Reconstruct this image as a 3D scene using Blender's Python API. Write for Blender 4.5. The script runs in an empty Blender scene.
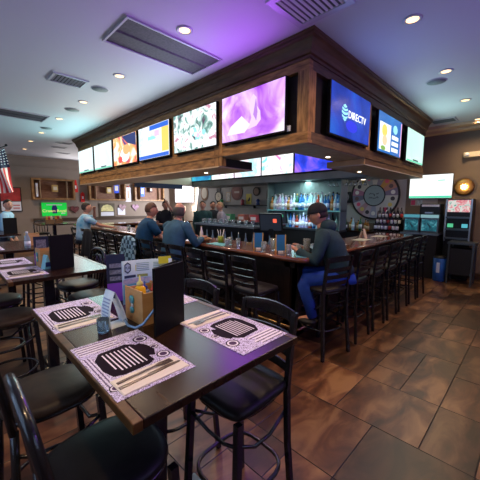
import bpy, bmesh, math, random
from mathutils import Vector, Matrix, Quaternion
random.seed(7)
S = bpy.context.scene
COL = S.collection
PI = math.pi

# ------------------------------------------------------------------ camera, world, lights
def cam_axes(yaw, pitch, roll):
    f = Vector((math.cos(yaw)*math.cos(pitch), math.sin(yaw)*math.cos(pitch), math.sin(pitch)))
    r = f.cross(Vector((0, 0, 1))).normalized(); u = r.cross(f)
    c, s = math.cos(roll), math.sin(roll)
    return c*r+s*u, -s*r+c*u, f
cd = bpy.data.cameras.new('camera'); cam = bpy.data.objects.new('camera', cd); COL.objects.link(cam)
r_, u_, f_ = cam_axes(0.78439448, -0.11794476, 0.00452174)
cam.matrix_world = Matrix(((r_.x, u_.x, -f_.x, 0), (r_.y, u_.y, -f_.y, 0), (r_.z, u_.z, -f_.z, 1.64), (0, 0, 0, 1)))
cd.sensor_width = 36; cd.lens = 298.94/480*36; cd.clip_start = .02; cd.clip_end = 100
S.camera = cam
w = bpy.data.worlds.new('world'); S.world = w; w.use_nodes = True
w.node_tree.nodes['Background'].inputs[0].default_value = (.55, .68, 1, 1)
w.node_tree.nodes['Background'].inputs[1].default_value = 1.0
S.view_settings.view_transform = 'Standard'; S.view_settings.look = 'None'
S.view_settings.gamma = 1; S.view_settings.use_curve_mapping = False
S.view_settings.exposure = 0.42

def area(name, loc, direction, sx, sy, power, col, spread=180):
    l = bpy.data.lights.new(name, 'AREA'); l.shape = 'RECTANGLE'; l.size = sx; l.size_y = sy
    l.energy = power; l.color = col; l.spread = math.radians(spread)
    o = bpy.data.objects.new(name, l); COL.objects.link(o); o.location = loc
    o.rotation_euler = Vector(direction).to_track_quat('-Z', 'Y').to_euler(); return o
def spot(name, loc, power, col, size=100, blend=.8, r=.05):
    l = bpy.data.lights.new(name, 'SPOT'); l.energy = power; l.color = col
    l.spot_size = math.radians(size); l.spot_blend = blend; l.shadow_soft_size = r
    o = bpy.data.objects.new(name, l); COL.objects.link(o); o.location = loc; return o
# fill daylight at added, unseen windows in the left wall and the wall behind
for y in (1.3, 4.6, 7.9, 11.2):
    area('window_light', (-.98, y, 1.9), (1, 0, -.1), 2.2, 1.5, 8, (.45, .68, 1))
for x in (1.6, 5.2):
    area('window_light', (x, -1.9, 1.95), (0, 1, .1), 2.4, 1.4, 3, (.5, .6, 1))
# added fill lights that brighten the far end; no doors are built there
area('door_light', (8.3, 11.1, 1.9), (-.5, .8, .15), 1.0, 1.6, 220, (.9, .92, 1))
area('far_window_light', (5.6, 13.3, 2.75), (0, -1, .15), 4.5, .5, 45, (1, .95, .93))  # added fill; the far wall has no window
LED = [((2.74, 2.62, 2.73), (-1, 0, .05), (.42, .07, 1), 15), ((2.74, 3.78, 2.73), (-1, 0, 0), (.7, .9, 1), 9),
       ((2.74, 5.0, 2.73), (-1, 0, 0), (.75, .95, 1), 9), ((2.74, 6.17, 2.73), (-1, 0, 0), (1, .8, .7), 8),
       ((2.74, 7.33, 2.73), (-1, 0, 0), (.5, 1, 1), 14), ((2.74, 8.49, 2.73), (-1, 0, 0), (.5, 1, 1), 14),
       ((3.76, 1.74, 2.73), (0, -1, 0), (.25, .4, 1), 4), ((5.14, 1.74, 2.73), (0, -1, 0), (.5, .75, 1), 4),
       ((6.52, 1.74, 2.73), (0, -1, 0), (.6, 1, .97), 11)]
for p, d, c, e in LED:
    area('screen_light', p, d, 1.05, .58, e, c)
area('screen_light', (3.4, -1.84, 2.5), (0, 1, .25), .85, .5, 26, (.36, .08, 1))  # violet light of the added, unseen television behind the camera
for y in (3.9, 5.0, 6.05, 7.1, 8.2):
    area('screen_light', (6.27, y, 2.72), (-1, 0, -.2), 1.0, .55, 4, (.7, .95, 1) if y != 3.9 else (.2, .3, 1))

# ------------------------------------------------------------------ materials
MATS = {}
def mat(name, col, rough=.5, metal=0, noise=0, nscale=8, spec=.28, emit=None, estr=0, trans=0, coat=0, bump=0, stretch=None, alt=None):
    if name in MATS: return MATS[name]
    m = bpy.data.materials.new(name); m.use_nodes = True; nt = m.node_tree; b = nt.nodes['Principled BSDF']
    b.inputs['Base Color'].default_value = (*col, 1); b.inputs['Roughness'].default_value = rough
    b.inputs['Metallic'].default_value = metal; b.inputs['Specular IOR Level'].default_value = spec
    b.inputs['Transmission Weight'].default_value = trans; b.inputs['Coat Weight'].default_value = coat
    if emit: b.inputs['Emission Color'].default_value = (*emit, 1); b.inputs['Emission Strength'].default_value = estr
    if noise or alt:
        tc = nt.nodes.new('ShaderNodeTexCoord'); mp = nt.nodes.new('ShaderNodeMapping')
        nt.links.new(tc.outputs['Object'], mp.inputs[0])
        if stretch: mp.inputs['Scale'].default_value = stretch
        n = nt.nodes.new('ShaderNodeTexNoise'); n.inputs['Scale'].default_value = nscale; n.inputs['Detail'].default_value = 6
        nt.links.new(mp.outputs[0], n.inputs['Vector'])
        rp = nt.nodes.new('ShaderNodeValToRGB'); nt.links.new(n.outputs['Fac'], rp.inputs[0])
        a = alt if alt else tuple(c*(1+noise) for c in col)
        c0 = col if alt else tuple(max(0, c*(1-noise)) for c in col)
        rp.color_ramp.elements[0].position = .3; rp.color_ramp.elements[1].position = .7
        rp.color_ramp.elements[0].color = (*c0, 1); rp.color_ramp.elements[1].color = (*a, 1)
        nt.links.new(rp.outputs[0], b.inputs['Base Color'])
        if bump:
            bp = nt.nodes.new('ShaderNodeBump'); bp.inputs['Strength'].default_value = bump; bp.inputs['Distance'].default_value = .01
            nt.links.new(n.outputs['Fac'], bp.inputs['Height']); nt.links.new(bp.outputs[0], b.inputs['Normal'])
    MATS[name] = m; return m
def screen_mat(name, cols, scale=3, strength=1.0, detail=4, kind='noise', pos=None):
    """a lit picture on a screen"""
    m = bpy.data.materials.new(name); m.use_nodes = True; nt = m.node_tree; b = nt.nodes['Principled BSDF']
    b.inputs['Base Color'].default_value = (.01, .01, .01, 1); b.inputs['Roughness'].default_value = .25
    tc = nt.nodes.new('ShaderNodeTexCoord')
    if kind == 'cell':
        n = nt.nodes.new('ShaderNodeTexVoronoi'); out = n.outputs['Color']
        n.inputs['Scale'].default_value = scale; sp = nt.nodes.new('ShaderNodeSeparateColor'); nt.links.new(out, sp.inputs[0]); out = sp.outputs[0]
    else:
        n = nt.nodes.new('ShaderNodeTexNoise'); n.inputs['Scale'].default_value = scale; n.inputs['Detail'].default_value = detail
        n.inputs['Distortion'].default_value = 1.0; out = n.outputs['Fac']
    nt.links.new(tc.outputs['Object'], n.inputs['Vector'])
    rp = nt.nodes.new('ShaderNodeValToRGB'); nt.links.new(out, rp.inputs[0]); cr = rp.color_ramp
    k = len(cols)
    for i in range(k-2): cr.elements.new(.5)
    for i, c in enumerate(cols):
        cr.elements[i].position = pos[i] if pos else (.32+.36*i/(k-1) if kind != 'cell' else i/(k-1)); cr.elements[i].color = (*c, 1)
    nt.links.new(rp.outputs[0], b.inputs['Emission Color']); b.inputs['Emission Strength'].default_value = strength
    MATS[name] = m; return m
def glow(name, col, s): return mat(name, (.02, .02, .02), emit=col, estr=s)

ceil_m = mat('ceiling_paint', (.50, .50, .54), .6)
wall_m = mat('wall_paint', (.25, .195, .155), .75, noise=.04, nscale=3)
wall_d = mat('wall_paint_brown', (.17, .125, .09), .75, noise=.06, nscale=3)
wall_g = mat('wall_paint_grey', (.36, .35, .32), .7, noise=.05, nscale=3)
cream = mat('cream_trim', (.50, .36, .23), .6)
wood = mat('soffit_wood', (.10, .045, .014), .45, nscale=5, stretch=(1, 1, 6), alt=(.42, .22, .075), bump=.2)
wood_v = mat('soffit_wood_upright', (.10, .045, .014), .45, nscale=5, stretch=(6, 6, 1), alt=(.42, .22, .075), bump=.2)
crown_m = mat('crown_wood', (.085, .04, .018), .35, noise=.35, nscale=4, stretch=(1, 1, 5))
dark_panel = mat('dark_panel', (.02, .016, .014), .5, noise=.3)
under_m = mat('soffit_underside', (.34, .30, .24), .5, noise=.15)
table_m = mat('table_wood', (.012, .006, .004), .27, nscale=5, stretch=(7, 1, 1), alt=(.034, .014, .007), spec=.25)
table_e = mat('table_edge_wood', (.03, .013, .004), .33, nscale=9, stretch=(1, 3, 1), alt=(.13, .055, .014), spec=.35)
bar_m = mat('bar_top_wood', (.09, .028, .014), .12, nscale=5, alt=(.20, .075, .035), coat=.5)
bar_side = mat('bar_front_wood', (.022, .013, .010), .4, noise=.4, nscale=5, stretch=(5, 5, 1))
black = mat('black_metal', (.008, .009, .012), .25, spec=.5, coat=.15)
vinyl = mat('black_vinyl', (.012, .010, .010), .45, noise=.25, nscale=20, spec=.22)
vinyl_b = mat('brown_vinyl', (.05, .032, .022), .45, noise=.25, nscale=20, spec=.25)
plastic = mat('black_plastic', (.008, .008, .009), .35)
card_k = mat('black_menu_card', (.004, .004, .004), .6, spec=.15)
steel = mat('steel', (.35, .37, .4), .3, metal=1)
dsteel = mat('dark_steel', (.10, .12, .14), .35, metal=.8)
white = mat('white_paint', (.75, .76, .8), .5)
alum = mat('vent_metal', (.42, .42, .46), .45, metal=.2)
grille_m = mat('return_grille', (.05, .042, .055), .6, noise=.3, nscale=40)
paper = mat('white_paper', (.72, .72, .78), .6)
glass = mat('clear_glass', (.85, .93, .98), .05, trans=.85)
skin_m = mat('skin', (.50, .24, .16), .5, noise=.06)
dark = mat('near_black', (.01, .01, .012), .5)
red = mat('red_paint', (.6, .02, .02), .4)
chrome = mat('chrome', (.6, .62, .66), .12, metal=1)

# ------------------------------------------------------------------ mesh builder
class MB:
    def __init__(s): s.v = []; s.f = []; s.m = []; s.sm = []
    def add(s, vs, fs, mi=0, smooth=False, M=None):
        o = len(s.v)
        s.v += [tuple(M @ Vector(p)) if M else tuple(p) for p in vs]
        s.f += [[i+o for i in f] for f in fs]; s.m += [mi]*len(fs); s.sm += [smooth]*len(fs); return s
    def box(s, x0, x1, y0, y1, z0, z1, mi=0, M=None, bev=0):
        if bev <= 0:
            vs = [(x, y, z) for z in (z0, z1) for y in (y0, y1) for x in (x0, x1)]
            fs = [[0, 2, 3, 1], [4, 5, 7, 6], [0, 1, 5, 4], [2, 6, 7, 3], [0, 4, 6, 2], [1, 3, 7, 5]]
            return s.add(vs, fs, mi, False, M)
        bm = bmesh.new(); bmesh.ops.create_cube(bm, size=1)
        for v in bm.verts: v.co = Vector(((x0+x1)/2+v.co.x*(x1-x0), (y0+y1)/2+v.co.y*(y1-y0), (z0+z1)/2+v.co.z*(z1-z0)))
        bmesh.ops.bevel(bm, geom=bm.edges[:], offset=bev, segments=2, affect='EDGES', profile=.5)
        bm.verts.index_update()
        s.add([v.co[:] for v in bm.verts], [[v.index for v in f.verts] for f in bm.faces], mi, False, M); bm.free(); return s
    def tube(s, pts, r, seg=8, mi=0, closed=False, rs=None, M=None, flat=1.0, smooth=True):
        pts = [Vector(p) for p in pts]; n = len(pts); rings = []; prev = None
        for i, p in enumerate(pts):
            a = pts[i-1] if (i > 0 or closed) else p; b = pts[(i+1) % n] if (i < n-1 or closed) else p
            t = (b-a).normalized()
            if prev is None:
                u = t.cross(Vector((0, 0, 1)) if abs(t.z) < .9 else Vector((1, 0, 0))).normalized()
            else: u = (prev-t*prev.dot(t)).normalized()
            prev = u; v = t.cross(u); rr = rs[i] if rs else r
            rings.append([p+(u*math.cos(2*PI*(k+.5)/seg)+v*flat*math.sin(2*PI*(k+.5)/seg))*rr for k in range(seg)])
        vs = [q for R in rings for q in R]; fs = []
        for i in range(n if closed else n-1):
            j = (i+1) % n
            for k in range(seg): l = (k+1) % seg; fs.append([i*seg+k, i*seg+l, j*seg+l, j*seg+k])
        if not closed: fs += [list(range(seg))[::-1], [(n-1)*seg+k for k in range(seg)]]
        return s.add(vs, fs, mi, smooth and seg > 4, M)
    def bar(s, p, q, w=.025, mi=0, M=None): return s.tube([p, q], w*.7071, 4, mi, M=M)
    def lathe(s, prof, c=(0, 0, 0), seg=16, mi=0, M=None, axis='z', smooth=True, cap=True):
        vs = []; fs = []
        for r, z in prof:
            for k in range(seg):
                a = 2*PI*k/seg; x, y = r*math.cos(a), r*math.sin(a)
                p = (x, y, z) if axis == 'z' else ((z, x, y) if axis == 'x' else (y, z, x))
                vs.append((p[0]+c[0], p[1]+c[1], p[2]+c[2]))
        n = len(prof)
        for i in range(n-1):
            for k in range(seg): l = (k+1) % seg; fs.append([i*seg+k, i*seg+l, (i+1)*seg+l, (i+1)*seg+k])
        if cap: fs += [list(range(seg))[::-1], [(n-1)*seg+k for k in range(seg)]]
        return s.add(vs, fs, mi, smooth, M)
    def prism(s, poly, fn, d0, d1, mi=0, M=None, smooth=False):
        """poly: 2-D outline; fn(u, v, d) -> point; extruded from d0 to d1"""
        n = len(poly); vs = [fn(u, v, d0) for u, v in poly]+[fn(u, v, d1) for u, v in poly]
        fs = [list(range(n))[::-1], [n+i for i in range(n)]]+[[i, (i+1) % n, n+(i+1) % n, n+i] for i in range(n)]
        return s.add(vs, fs, mi, smooth, M)
    def ell(s, c, r, mi=0, seg=14, rings=9, M=None, fn=None):
        vs = []; fs = []; R = Vector(r) if not isinstance(r, (int, float)) else Vector((r, r, r))
        for i in range(rings+1):
            t = PI*i/rings
            for k in range(seg):
                a = 2*PI*k/seg; p = Vector((math.sin(t)*math.cos(a), math.sin(t)*math.sin(a), math.cos(t)))
                if fn: p = fn(p)
                vs.append((c[0]+p.x*R.x, c[1]+p.y*R.y, c[2]+p.z*R.z))
        for i in range(rings):
            for k in range(seg): l = (k+1) % seg; fs.append([i*seg+k, (i+1)*seg+k, (i+1)*seg+l, i*seg+l])
        return s.add(vs, fs, mi, True, M)
    def build(s, name, mats, parent=None, loc=(0, 0, 0), rotz=0):
        me = bpy.data.meshes.new(name)
        L = Vector(loc) if parent is None else Vector((0, 0, 0))
        me.from_pydata([tuple(Vector(p)-L) if rotz == 0 else p for p in s.v], [], s.f)
        for m in (mats if isinstance(mats, (list, tuple)) else [mats]): me.materials.append(m)
        me.polygons.foreach_set('material_index', s.m); me.polygons.foreach_set('use_smooth', s.sm)
        bm = bmesh.new(); bm.from_mesh(me); bmesh.ops.recalc_face_normals(bm, faces=bm.faces); bm.to_mesh(me); bm.free()
        me.update(); o = bpy.data.objects.new(name, me); COL.objects.link(o)
        if parent: o.parent = parent
        else: o.location = L; o.rotation_euler.z = rotz
        return o
def tag(o, label, cat, group=None):
    o['label'] = label; o['category'] = cat
    if group: o['group'] = group
    return o
def thing(name, label, cat, loc=(0, 0, 0), rotz=0, group=None):
    o = bpy.data.objects.new(name, None); COL.objects.link(o); o.location = loc; o.rotation_euler = (0, 0, rotz)
    o.empty_display_size = .1
    return tag(o, label, cat, group)
def struct(name, mb, m, parent=None):
    o = mb.build(name, m, parent)
    if not parent: o['kind'] = 'structure'
    return o
KIDS = {}
def dup(root, loc, rotz=0, label=None, group=None, scale=None):
    r = root.copy(); COL.objects.link(r); r.location = loc; r.rotation_euler = (0, 0, rotz)
    if label: r['label'] = label
    if group: r['group'] = group
    if scale: r.scale = scale
    for ch in [o for o in list(COL.objects) if o.parent == root]:
        c = ch.copy(); COL.objects.link(c); c.parent = r
        for g in [o for o in list(COL.objects) if o.parent == ch]:
            d = g.copy(); COL.objects.link(d); d.parent = c
    return r
def text(body, size, name, m, parent, M, extrude=.002, align='CENTER'):
    cu = bpy.data.curves.new(name, 'FONT'); cu.body = body; cu.size = size; cu.align_x = align; cu.align_y = 'CENTER'; cu.extrude = extrude
    cu.resolution_u = 3
    t = bpy.data.objects.new(name, cu); COL.objects.link(t)
    dg = bpy.context.evaluated_depsgraph_get(); me = bpy.data.meshes.new_from_object(t.evaluated_get(dg))
    COL.objects.unlink(t); bpy.data.objects.remove(t)
    me.transform(M); me.materials.clear(); me.materials.append(m); me.name = name
    o = bpy.data.objects.new(name, me); COL.objects.link(o); o.parent = parent; return o
def wallM(x, y, z, normal):
    """text frame: local x along the wall (reading direction), local y up, z out"""
    if normal == '-x': X, Z = Vector((0, -1, 0)), Vector((-1, 0, 0))
    elif normal == '-y': X, Z = Vector((1, 0, 0)), Vector((0, -1, 0))
    Y = Vector((0, 0, 1))
    return Matrix(((X.x, Y.x, Z.x, x), (X.y, Y.y, Z.y, y), (X.z, Y.z, Z.z, z), (0, 0, 0, 1)))

# ------------------------------------------------------------------ room shell
X0, X1, Y0, Y1, ZC = -1.0, 8.45, -1.95, 13.6, 3.39
# floor: stone-look tiles of several sizes on a 0.3 m module, one mesh
def floor_mesh():
    g = .305; nx = int((X1-X0)/g)+2; ny = int((Y1-Y0)/g)+2; x_0 = 2.47-g*12; y_0 = .75-g*9
    used = set(); vs = []; fs = []; mi = []; cols = []
    rnd = random.Random(5)
    for j in range(ny):
        for i in range(nx):
            if (i, j) in used: continue
            opts = [(2, 1), (2, 2), (1, 1), (2, 1), (3, 1), (2, 1), (2, 2), (2, 1)]; rnd.shuffle(opts)
            for a, b in opts+[(1, 1)]:
                cells = [(i+p, j+q) for p in range(a) for q in range(b)]
                if not any(c in used for c in cells): break
            used.update(cells)
            xa, xb = max(X0, x_0+i*g), min(X1, x_0+(i+a)*g); ya, yb = max(Y0, y_0+j*g), min(Y1, y_0+(j+b)*g)
            if xb-xa < .03 or yb-ya < .03: continue
            e = .004; o = len(vs)
            vs += [(xa, ya, -.004), (xb, ya, -.004), (xb, yb, -.004), (xa, yb, -.004),
                   (xa+e, ya+e, 0), (xb-e, ya+e, 0), (xb-e, yb-e, 0), (xa+e, yb-e, 0)]
            fs += [[o+4, o+5, o+6, o+7], [o, o+1, o+5, o+4], [o+1, o+2, o+6, o+5], [o+2, o+3, o+7, o+6], [o+3, o, o+4, o+7]]
            cols += [(rnd.random(), rnd.random(), 0 if k == 0 else 1) for k in range(5)]
    o = len(vs); vs += [(X0, Y0, -.1), (X1, Y0, -.1), (X1, Y1, -.1), (X0, Y1, -.1)]; fs.append([o+3, o+2, o+1, o]); cols.append((0, 0, 1))
    me = bpy.data.meshes.new('floor'); me.from_pydata(vs, [], fs)
    at = me.attributes.new('tile', 'FLOAT_COLOR', 'CORNER'); k = 0
    buf = []
    for f, c in zip(fs, cols): buf += [c[0], c[1], c[2], 1]*len(f)
    at.data.foreach_set('color', buf)
    m = bpy.data.materials.new('stone_tile'); m.use_nodes = True; nt = m.node_tree; b = nt.nodes['Principled BSDF']; N = nt.nodes.new; Lk = nt.links.new
    a = N('ShaderNodeAttribute'); a.attribute_name = 'tile'; sp = N('ShaderNodeSeparateColor'); Lk(a.outputs['Color'], sp.inputs[0])
    tc = N('ShaderNodeTexCoord'); va = N('ShaderNodeVectorMath'); va.operation = 'MULTIPLY_ADD'
    Lk(a.outputs['Color'], va.inputs[0]); va.inputs[1].default_value = (37, 23, 5); Lk(tc.outputs['Object'], va.inputs[2])
    mp = N('ShaderNodeMapping'); mp.inputs['Scale'].default_value = (1, 2.2, 1); Lk(va.outputs[0], mp.inputs[0])
    n = N('ShaderNodeTexNoise'); n.inputs['Scale'].default_value = 2.6; n.inputs['Detail'].default_value = 8; n.inputs['Distortion'].default_value = .8; Lk(mp.outputs[0], n.inputs['Vector'])
    rp = N('ShaderNodeValToRGB'); Lk(n.outputs['Fac'], rp.inputs[0]); cr = rp.color_ramp
    cr.elements[0].position = .36; cr.elements[0].color = (.045, .021, .011, 1); cr.elements[1].position = .66; cr.elements[1].color = (.25, .15, .072, 1)
    e1 = cr.elements.new(.5); e1.color = (.12, .054, .026, 1)
    rp2 = N('ShaderNodeValToRGB'); Lk(sp.outputs[0], rp2.inputs[0]); rp2.color_ramp.elements[0].color = (.30, .25, .21, 1); rp2.color_ramp.elements[1].color = (1.15, 1.0, .84, 1)
    mx = N('ShaderNodeMix'); mx.data_type = 'RGBA'; mx.blend_type = 'MULTIPLY'; mx.inputs[0].default_value = 1
    Lk(rp.outputs[0], mx.inputs[6]); Lk(rp2.outputs[0], mx.inputs[7])
    mg = N('ShaderNodeMix'); mg.data_type = 'RGBA'; Lk(sp.outputs[2], mg.inputs[0]); Lk(mx.outputs[2], mg.inputs[6]); mg.inputs[7].default_value = (.018, .012, .009, 1)
    Lk(mg.outputs[2], b.inputs['Base Color']); b.inputs['Roughness'].default_value = .38
    bp = N('ShaderNodeBump'); bp.inputs['Strength'].default_value = .25; bp.inputs['Distance'].default_value = .01; Lk(n.outputs['Fac'], bp.inputs['Height']); Lk(bp.outputs[0], b.inputs['Normal'])
    me.materials.append(m); o = bpy.data.objects.new('floor', me); COL.objects.link(o); o['kind'] = 'structure'
floor_mesh()
struct('ceiling', MB().box(X0, X1, Y0, Y1, ZC, ZC+.1), ceil_m)
struct('wall_far', MB().box(X0, X1, Y1, Y1+.1, 0, ZC), wall_m)
struct('wall_back', MB().box(X1, X1+.1, Y0, Y1, 0, ZC), wall_d)
# left wall and near wall, with added, unseen window openings
def pierced(name, horiz, c, a0, a1, opens, zb, zt):
    mb = MB(); cur = a0
    def bx(u0, u1, z0, z1):
        mb.box(c-.1, c, u0, u1, z0, z1) if horiz == 'y' else mb.box(u0, u1, c-.1, c, z0, z1)
    for u0, u1 in opens:
        bx(cur, u0, 0, ZC); bx(u0, u1, 0, zb); bx(u0, u1, zt, ZC); cur = u1
    bx(cur, a1, 0, ZC); struct(name, mb, wall_m)
lo = [(.2, 2.4), (3.5, 5.7), (6.8, 9.0), (10.1, 12.3)]; no = [(.4, 2.8), (4, 6.4)]
pierced('wall_left', 'y', X0, Y0, Y1, lo, 1.15, 2.65)
pierced('wall_near', 'x', Y0, X0, X1, no, 1.2, 2.65)
pane = mat('window_glass', (.9, .95, 1), .02, trans=1)
k = 0
for u0, u1 in lo:  # frames and panes of the unseen windows added for daylight
    k += 1; mb = MB()
    for z in (1.15, 2.61): mb.box(X0-.08, X0-.02, u0, u1, z, z+.04)
    for u in (u0, (u0+u1)/2-.02, u1-.04): mb.box(X0-.08, X0-.02, u, u+.04, 1.15, 2.65)
    wo = struct('window_%d' % k, mb, dsteel); MB().box(X0-.055, X0-.05, u0, u1, 1.15, 2.65).build('pane', pane, wo)
for u0, u1 in no:
    k += 1; mb = MB()
    for z in (1.2, 2.61): mb.box(u0, u1, Y0-.08, Y0-.02, z, z+.04)
    for u in (u0, (u0+u1)/2-.02, u1-.04): mb.box(u, u+.04, Y0-.08, Y0-.02, 1.2, 2.65)
    wo = struct('window_%d' % k, mb, dsteel); MB().box(u0, u1, Y0-.055, Y0-.05, 1.2, 2.65).build('pane', pane, wo)
# cornice along the back wall, picture rail on the far wall, grey dado paint behind the bar
struct('trim_1', MB().box(7.95, X1, Y0, 8, 3.33, ZC).box(8.2, X1, Y0, 8, 3.28, 3.33), cream)
struct('trim_2', MB().box(X0, X1, Y1-.03, Y1, 3.02, 3.06).box(X0, X1, Y1-.05, Y1, 3.30, ZC), wall_m)
struct('trim_3', MB().box(X1-.012, X1, 2.45, 11.2, 1.15, 2.35), wall_g)
struct('trim_4', MB().box(2.5, X1, Y1-.04, Y1, .95, 1.08), mat('dado_wood', (.06, .035, .02), .5))
struct('baseboard_far', MB().box(X0, X1, Y1-.03, Y1, 0, .12), crown_m)
struct('baseboard_back', MB().box(X1-.03, X1, Y0, Y1, 0, .12), crown_m)

# ------------------------------------------------------------------ wooden television soffit over the bar
SX0, SX1, SY0, SY1 = 2.85, 7.33, 1.83, 9.2
def soffit():
    t = thing('bar_soffit', 'large dark wood soffit hung from the ceiling around the bar, carrying the televisions', 'soffit', (SX0, SY0, 2.3))
    L = Vector((SX0, SY0, 2.3)); T = Matrix.Translation(-L)
    core = MB()   # recessed dark core
    for a in ((SX0+.07, SX1, SY0+.07, 2.29), (SX0+.07, 3.25, SY0, SY1), (SX0, 6.9, SY1-.4, SY1-.03)):
        pass
    core.box(SX0+.06, 3.26, SY0+.06, SY1-.06, 2.32, ZC-.01, M=T); core.box(3.26, SX1, SY0+.06, 2.29, 2.32, ZC-.01, M=T); core.box(3.26, SX1, SY1-.45, SY1-.06, 2.32, ZC-.01, M=T)
    core.build('recessed_panel', dark_panel, t)
    un = MB(); un.box(SX0+.01, 3.27, SY0+.01, SY1, 2.30, 2.325, M=T); un.box(3.27, SX1, SY0+.01, 2.30, 2.30, 2.325, M=T); un.box(3.27, SX1, SY1-.46, SY1, 2.30, 2.325, M=T)
    un.build('underside_board', under_m, t)
    MB().box(3.28, 6.34, SY1-.485, SY1-.46, 2.3, 3.0, M=T).build('inner_face_board', mat('beige_board', (.55, .44, .30), .5), t)
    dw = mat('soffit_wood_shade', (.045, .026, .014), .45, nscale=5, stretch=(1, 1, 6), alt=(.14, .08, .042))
    MB().box(SX0, SX0+.03, 3.26, SY1, 2.18, 2.305, M=T).build('lower_beam_face', wood, t); MB().box(SX0+.03, 3.55, 3.28, 3.31, 2.18, 2.30, M=T).build('lower_beam_end', dark_panel, t)
    MB().box(SX0-.01, 3.55, 3.26, SY1, 2.165, 2.18, M=T).build('lower_beam_underside', mat('beige_board', (.55, .44, .30), .5), t); MB().box(3.52, 3.55, 3.31, SY1, 2.18, 2.30, M=T).build('lower_beam_back', dark_panel, t)
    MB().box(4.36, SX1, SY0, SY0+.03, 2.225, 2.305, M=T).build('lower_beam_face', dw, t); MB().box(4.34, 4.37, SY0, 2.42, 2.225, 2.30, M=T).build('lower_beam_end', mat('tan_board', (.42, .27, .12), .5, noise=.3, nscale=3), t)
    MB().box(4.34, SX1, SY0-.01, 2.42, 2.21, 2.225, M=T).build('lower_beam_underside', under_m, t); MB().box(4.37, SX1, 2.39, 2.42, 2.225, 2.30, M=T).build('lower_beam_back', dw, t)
    # rails
    rl = MB()
    for z0, z1, o in ((2.305, 2.43, 0), (3.06, 3.2, 0), (2.305, 2.34, -.012)):
        rl.box(SX0+o, SX0+.07, SY0+o, SY1, z0, z1, M=T)
    rl.build('face_rail', wood, t)
    rr = MB()
    for z0, z1, o in ((2.305, 2.43, 0), (3.06, 3.2, 0), (2.305, 2.34, -.012)):
        rr.box(SX0+.07, SX1, SY0+o, SY0+.07, z0, z1, M=T)
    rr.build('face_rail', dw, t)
    for y in (3.15, 4.33, 5.54, 6.72, 7.87, 9.06):
        MB().box(SX0-(.006 if y < 3.2 else 0), SX0+.07, y+(.05 if y < 3.2 else 0), y+(.22 if y < 3.2 else .13), 2.18 if y < 3.2 else 2.43, 3.06, M=T).build('stile', wood_v, t)
    for x in (4.36, 5.66, 7.1):
        MB().box(x, x+.13, SY0, SY0+.07, 2.43, 3.06, M=T).build('stile', wood_v, t)
    MB().box(SX0, SX0+.14, SY0, SY0+.14, 2.43, 3.06, M=T).build('corner_post', wood_v, t)
    # crown moulding swept round the corner
    prof = [(0, 3.16), (-.012, 3.16), (-.012, 3.19), (-.03, 3.20), (-.036, 3.235), (-.05, 3.28), (-.075, 3.32), (-.10, 3.335), (-.10, 3.36), (-.112, 3.365), (-.112, ZC-.001), (0, ZC-.001)]
    def sweep(path, name):
        mb = MB(); n = len(prof); vs = []
        for (cx, cy, sx, sy) in path:
            vs += [(cx+sx*o, cy+sy*o, z) for o, z in prof]
        fs = []
        for i in range(len(path)-1):
            for k in range(n): l = (k+1) % n; fs.append([i*n+k, i*n+l, (i+1)*n+l, (i+1)*n+k])
        fs += [list(range(n)), [(len(path)-1)*n+k for k in range(n)]]
        mb.add(vs, fs, 0, False, T); mb.build(name, crown_m, t)
    sweep([(SX1-.6, SY1, 1, -1), (SX0, SY1, 1, -1), (SX0, SY0, 1, 1), (SX1, SY0, 0, 1)], 'crown_moulding')
    # inner beam with its hood band over the back bar
    ib = MB(); ib.box(6.42, 7.3, 2.31, SY1-.46, 2.40, ZC-.01, M=T); ib.build('inner_beam', dark_panel, t)
    hb = MB(); hb.box(6.36, 7.3, 2.31, SY1-.46, 2.24, 2.40, M=T); hb.box(6.33, 6.36, 2.31, SY1-.46, 2.24, 2.27, M=T); hb.build('hood_band', mat('hood_metal', (.22, .24, .27), .35, metal=.6, noise=.2, nscale=2), t)
    vb = MB().box(4.2, 5.9, SY1-.54, SY1-.5, 2.15, 2.3, M=T); vb.build('valance', mat('navy_cloth', (.02, .03, .07), .7), t)
    lg = MB()
    for x, y, z in ((3.86, 2.14, 2.3), (3.2, 4.0, 2.165), (5.15, 2.25, 2.21)): lg.lathe([(.03, z-.008), (.03, z+.001)], (x, y, 0), 12, M=T)
    lg.build('puck_light', glow('puck_glow', (1, .8, .6), 4), t)
    for x, y in ((3.86, 2.14), (5.15, 2.25)): spot('puck_lamp', (x, y, 2.14), 6, (.3, .9, 1), 140)
    spot('puck_lamp', (3.2, 4.0, 2.14), 6, (1, .8, .6), 140)
    MB().lathe([(.05, 2.232), (.05, 2.241)], (7.1, 3.0, 0), 12, M=T).build('puck_light', MATS['puck_glow'], t)  # this puck and its lamp are added to light the wheel
    wheel_fill = spot('puck_lamp', (7.1, 3.0, 2.22), 9, (.95, .95, 1), 120); wheel_fill.rotation_euler = Vector((1.25, .2, -.45)).to_track_quat('-Z', 'Y').to_euler()
    sk = MB().box(SX0-.014, SX0, SY0+.22, SY0+.26, 2.46, 2.52, M=T); sk.build('power_outlet', white, t)
soffit()

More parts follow.
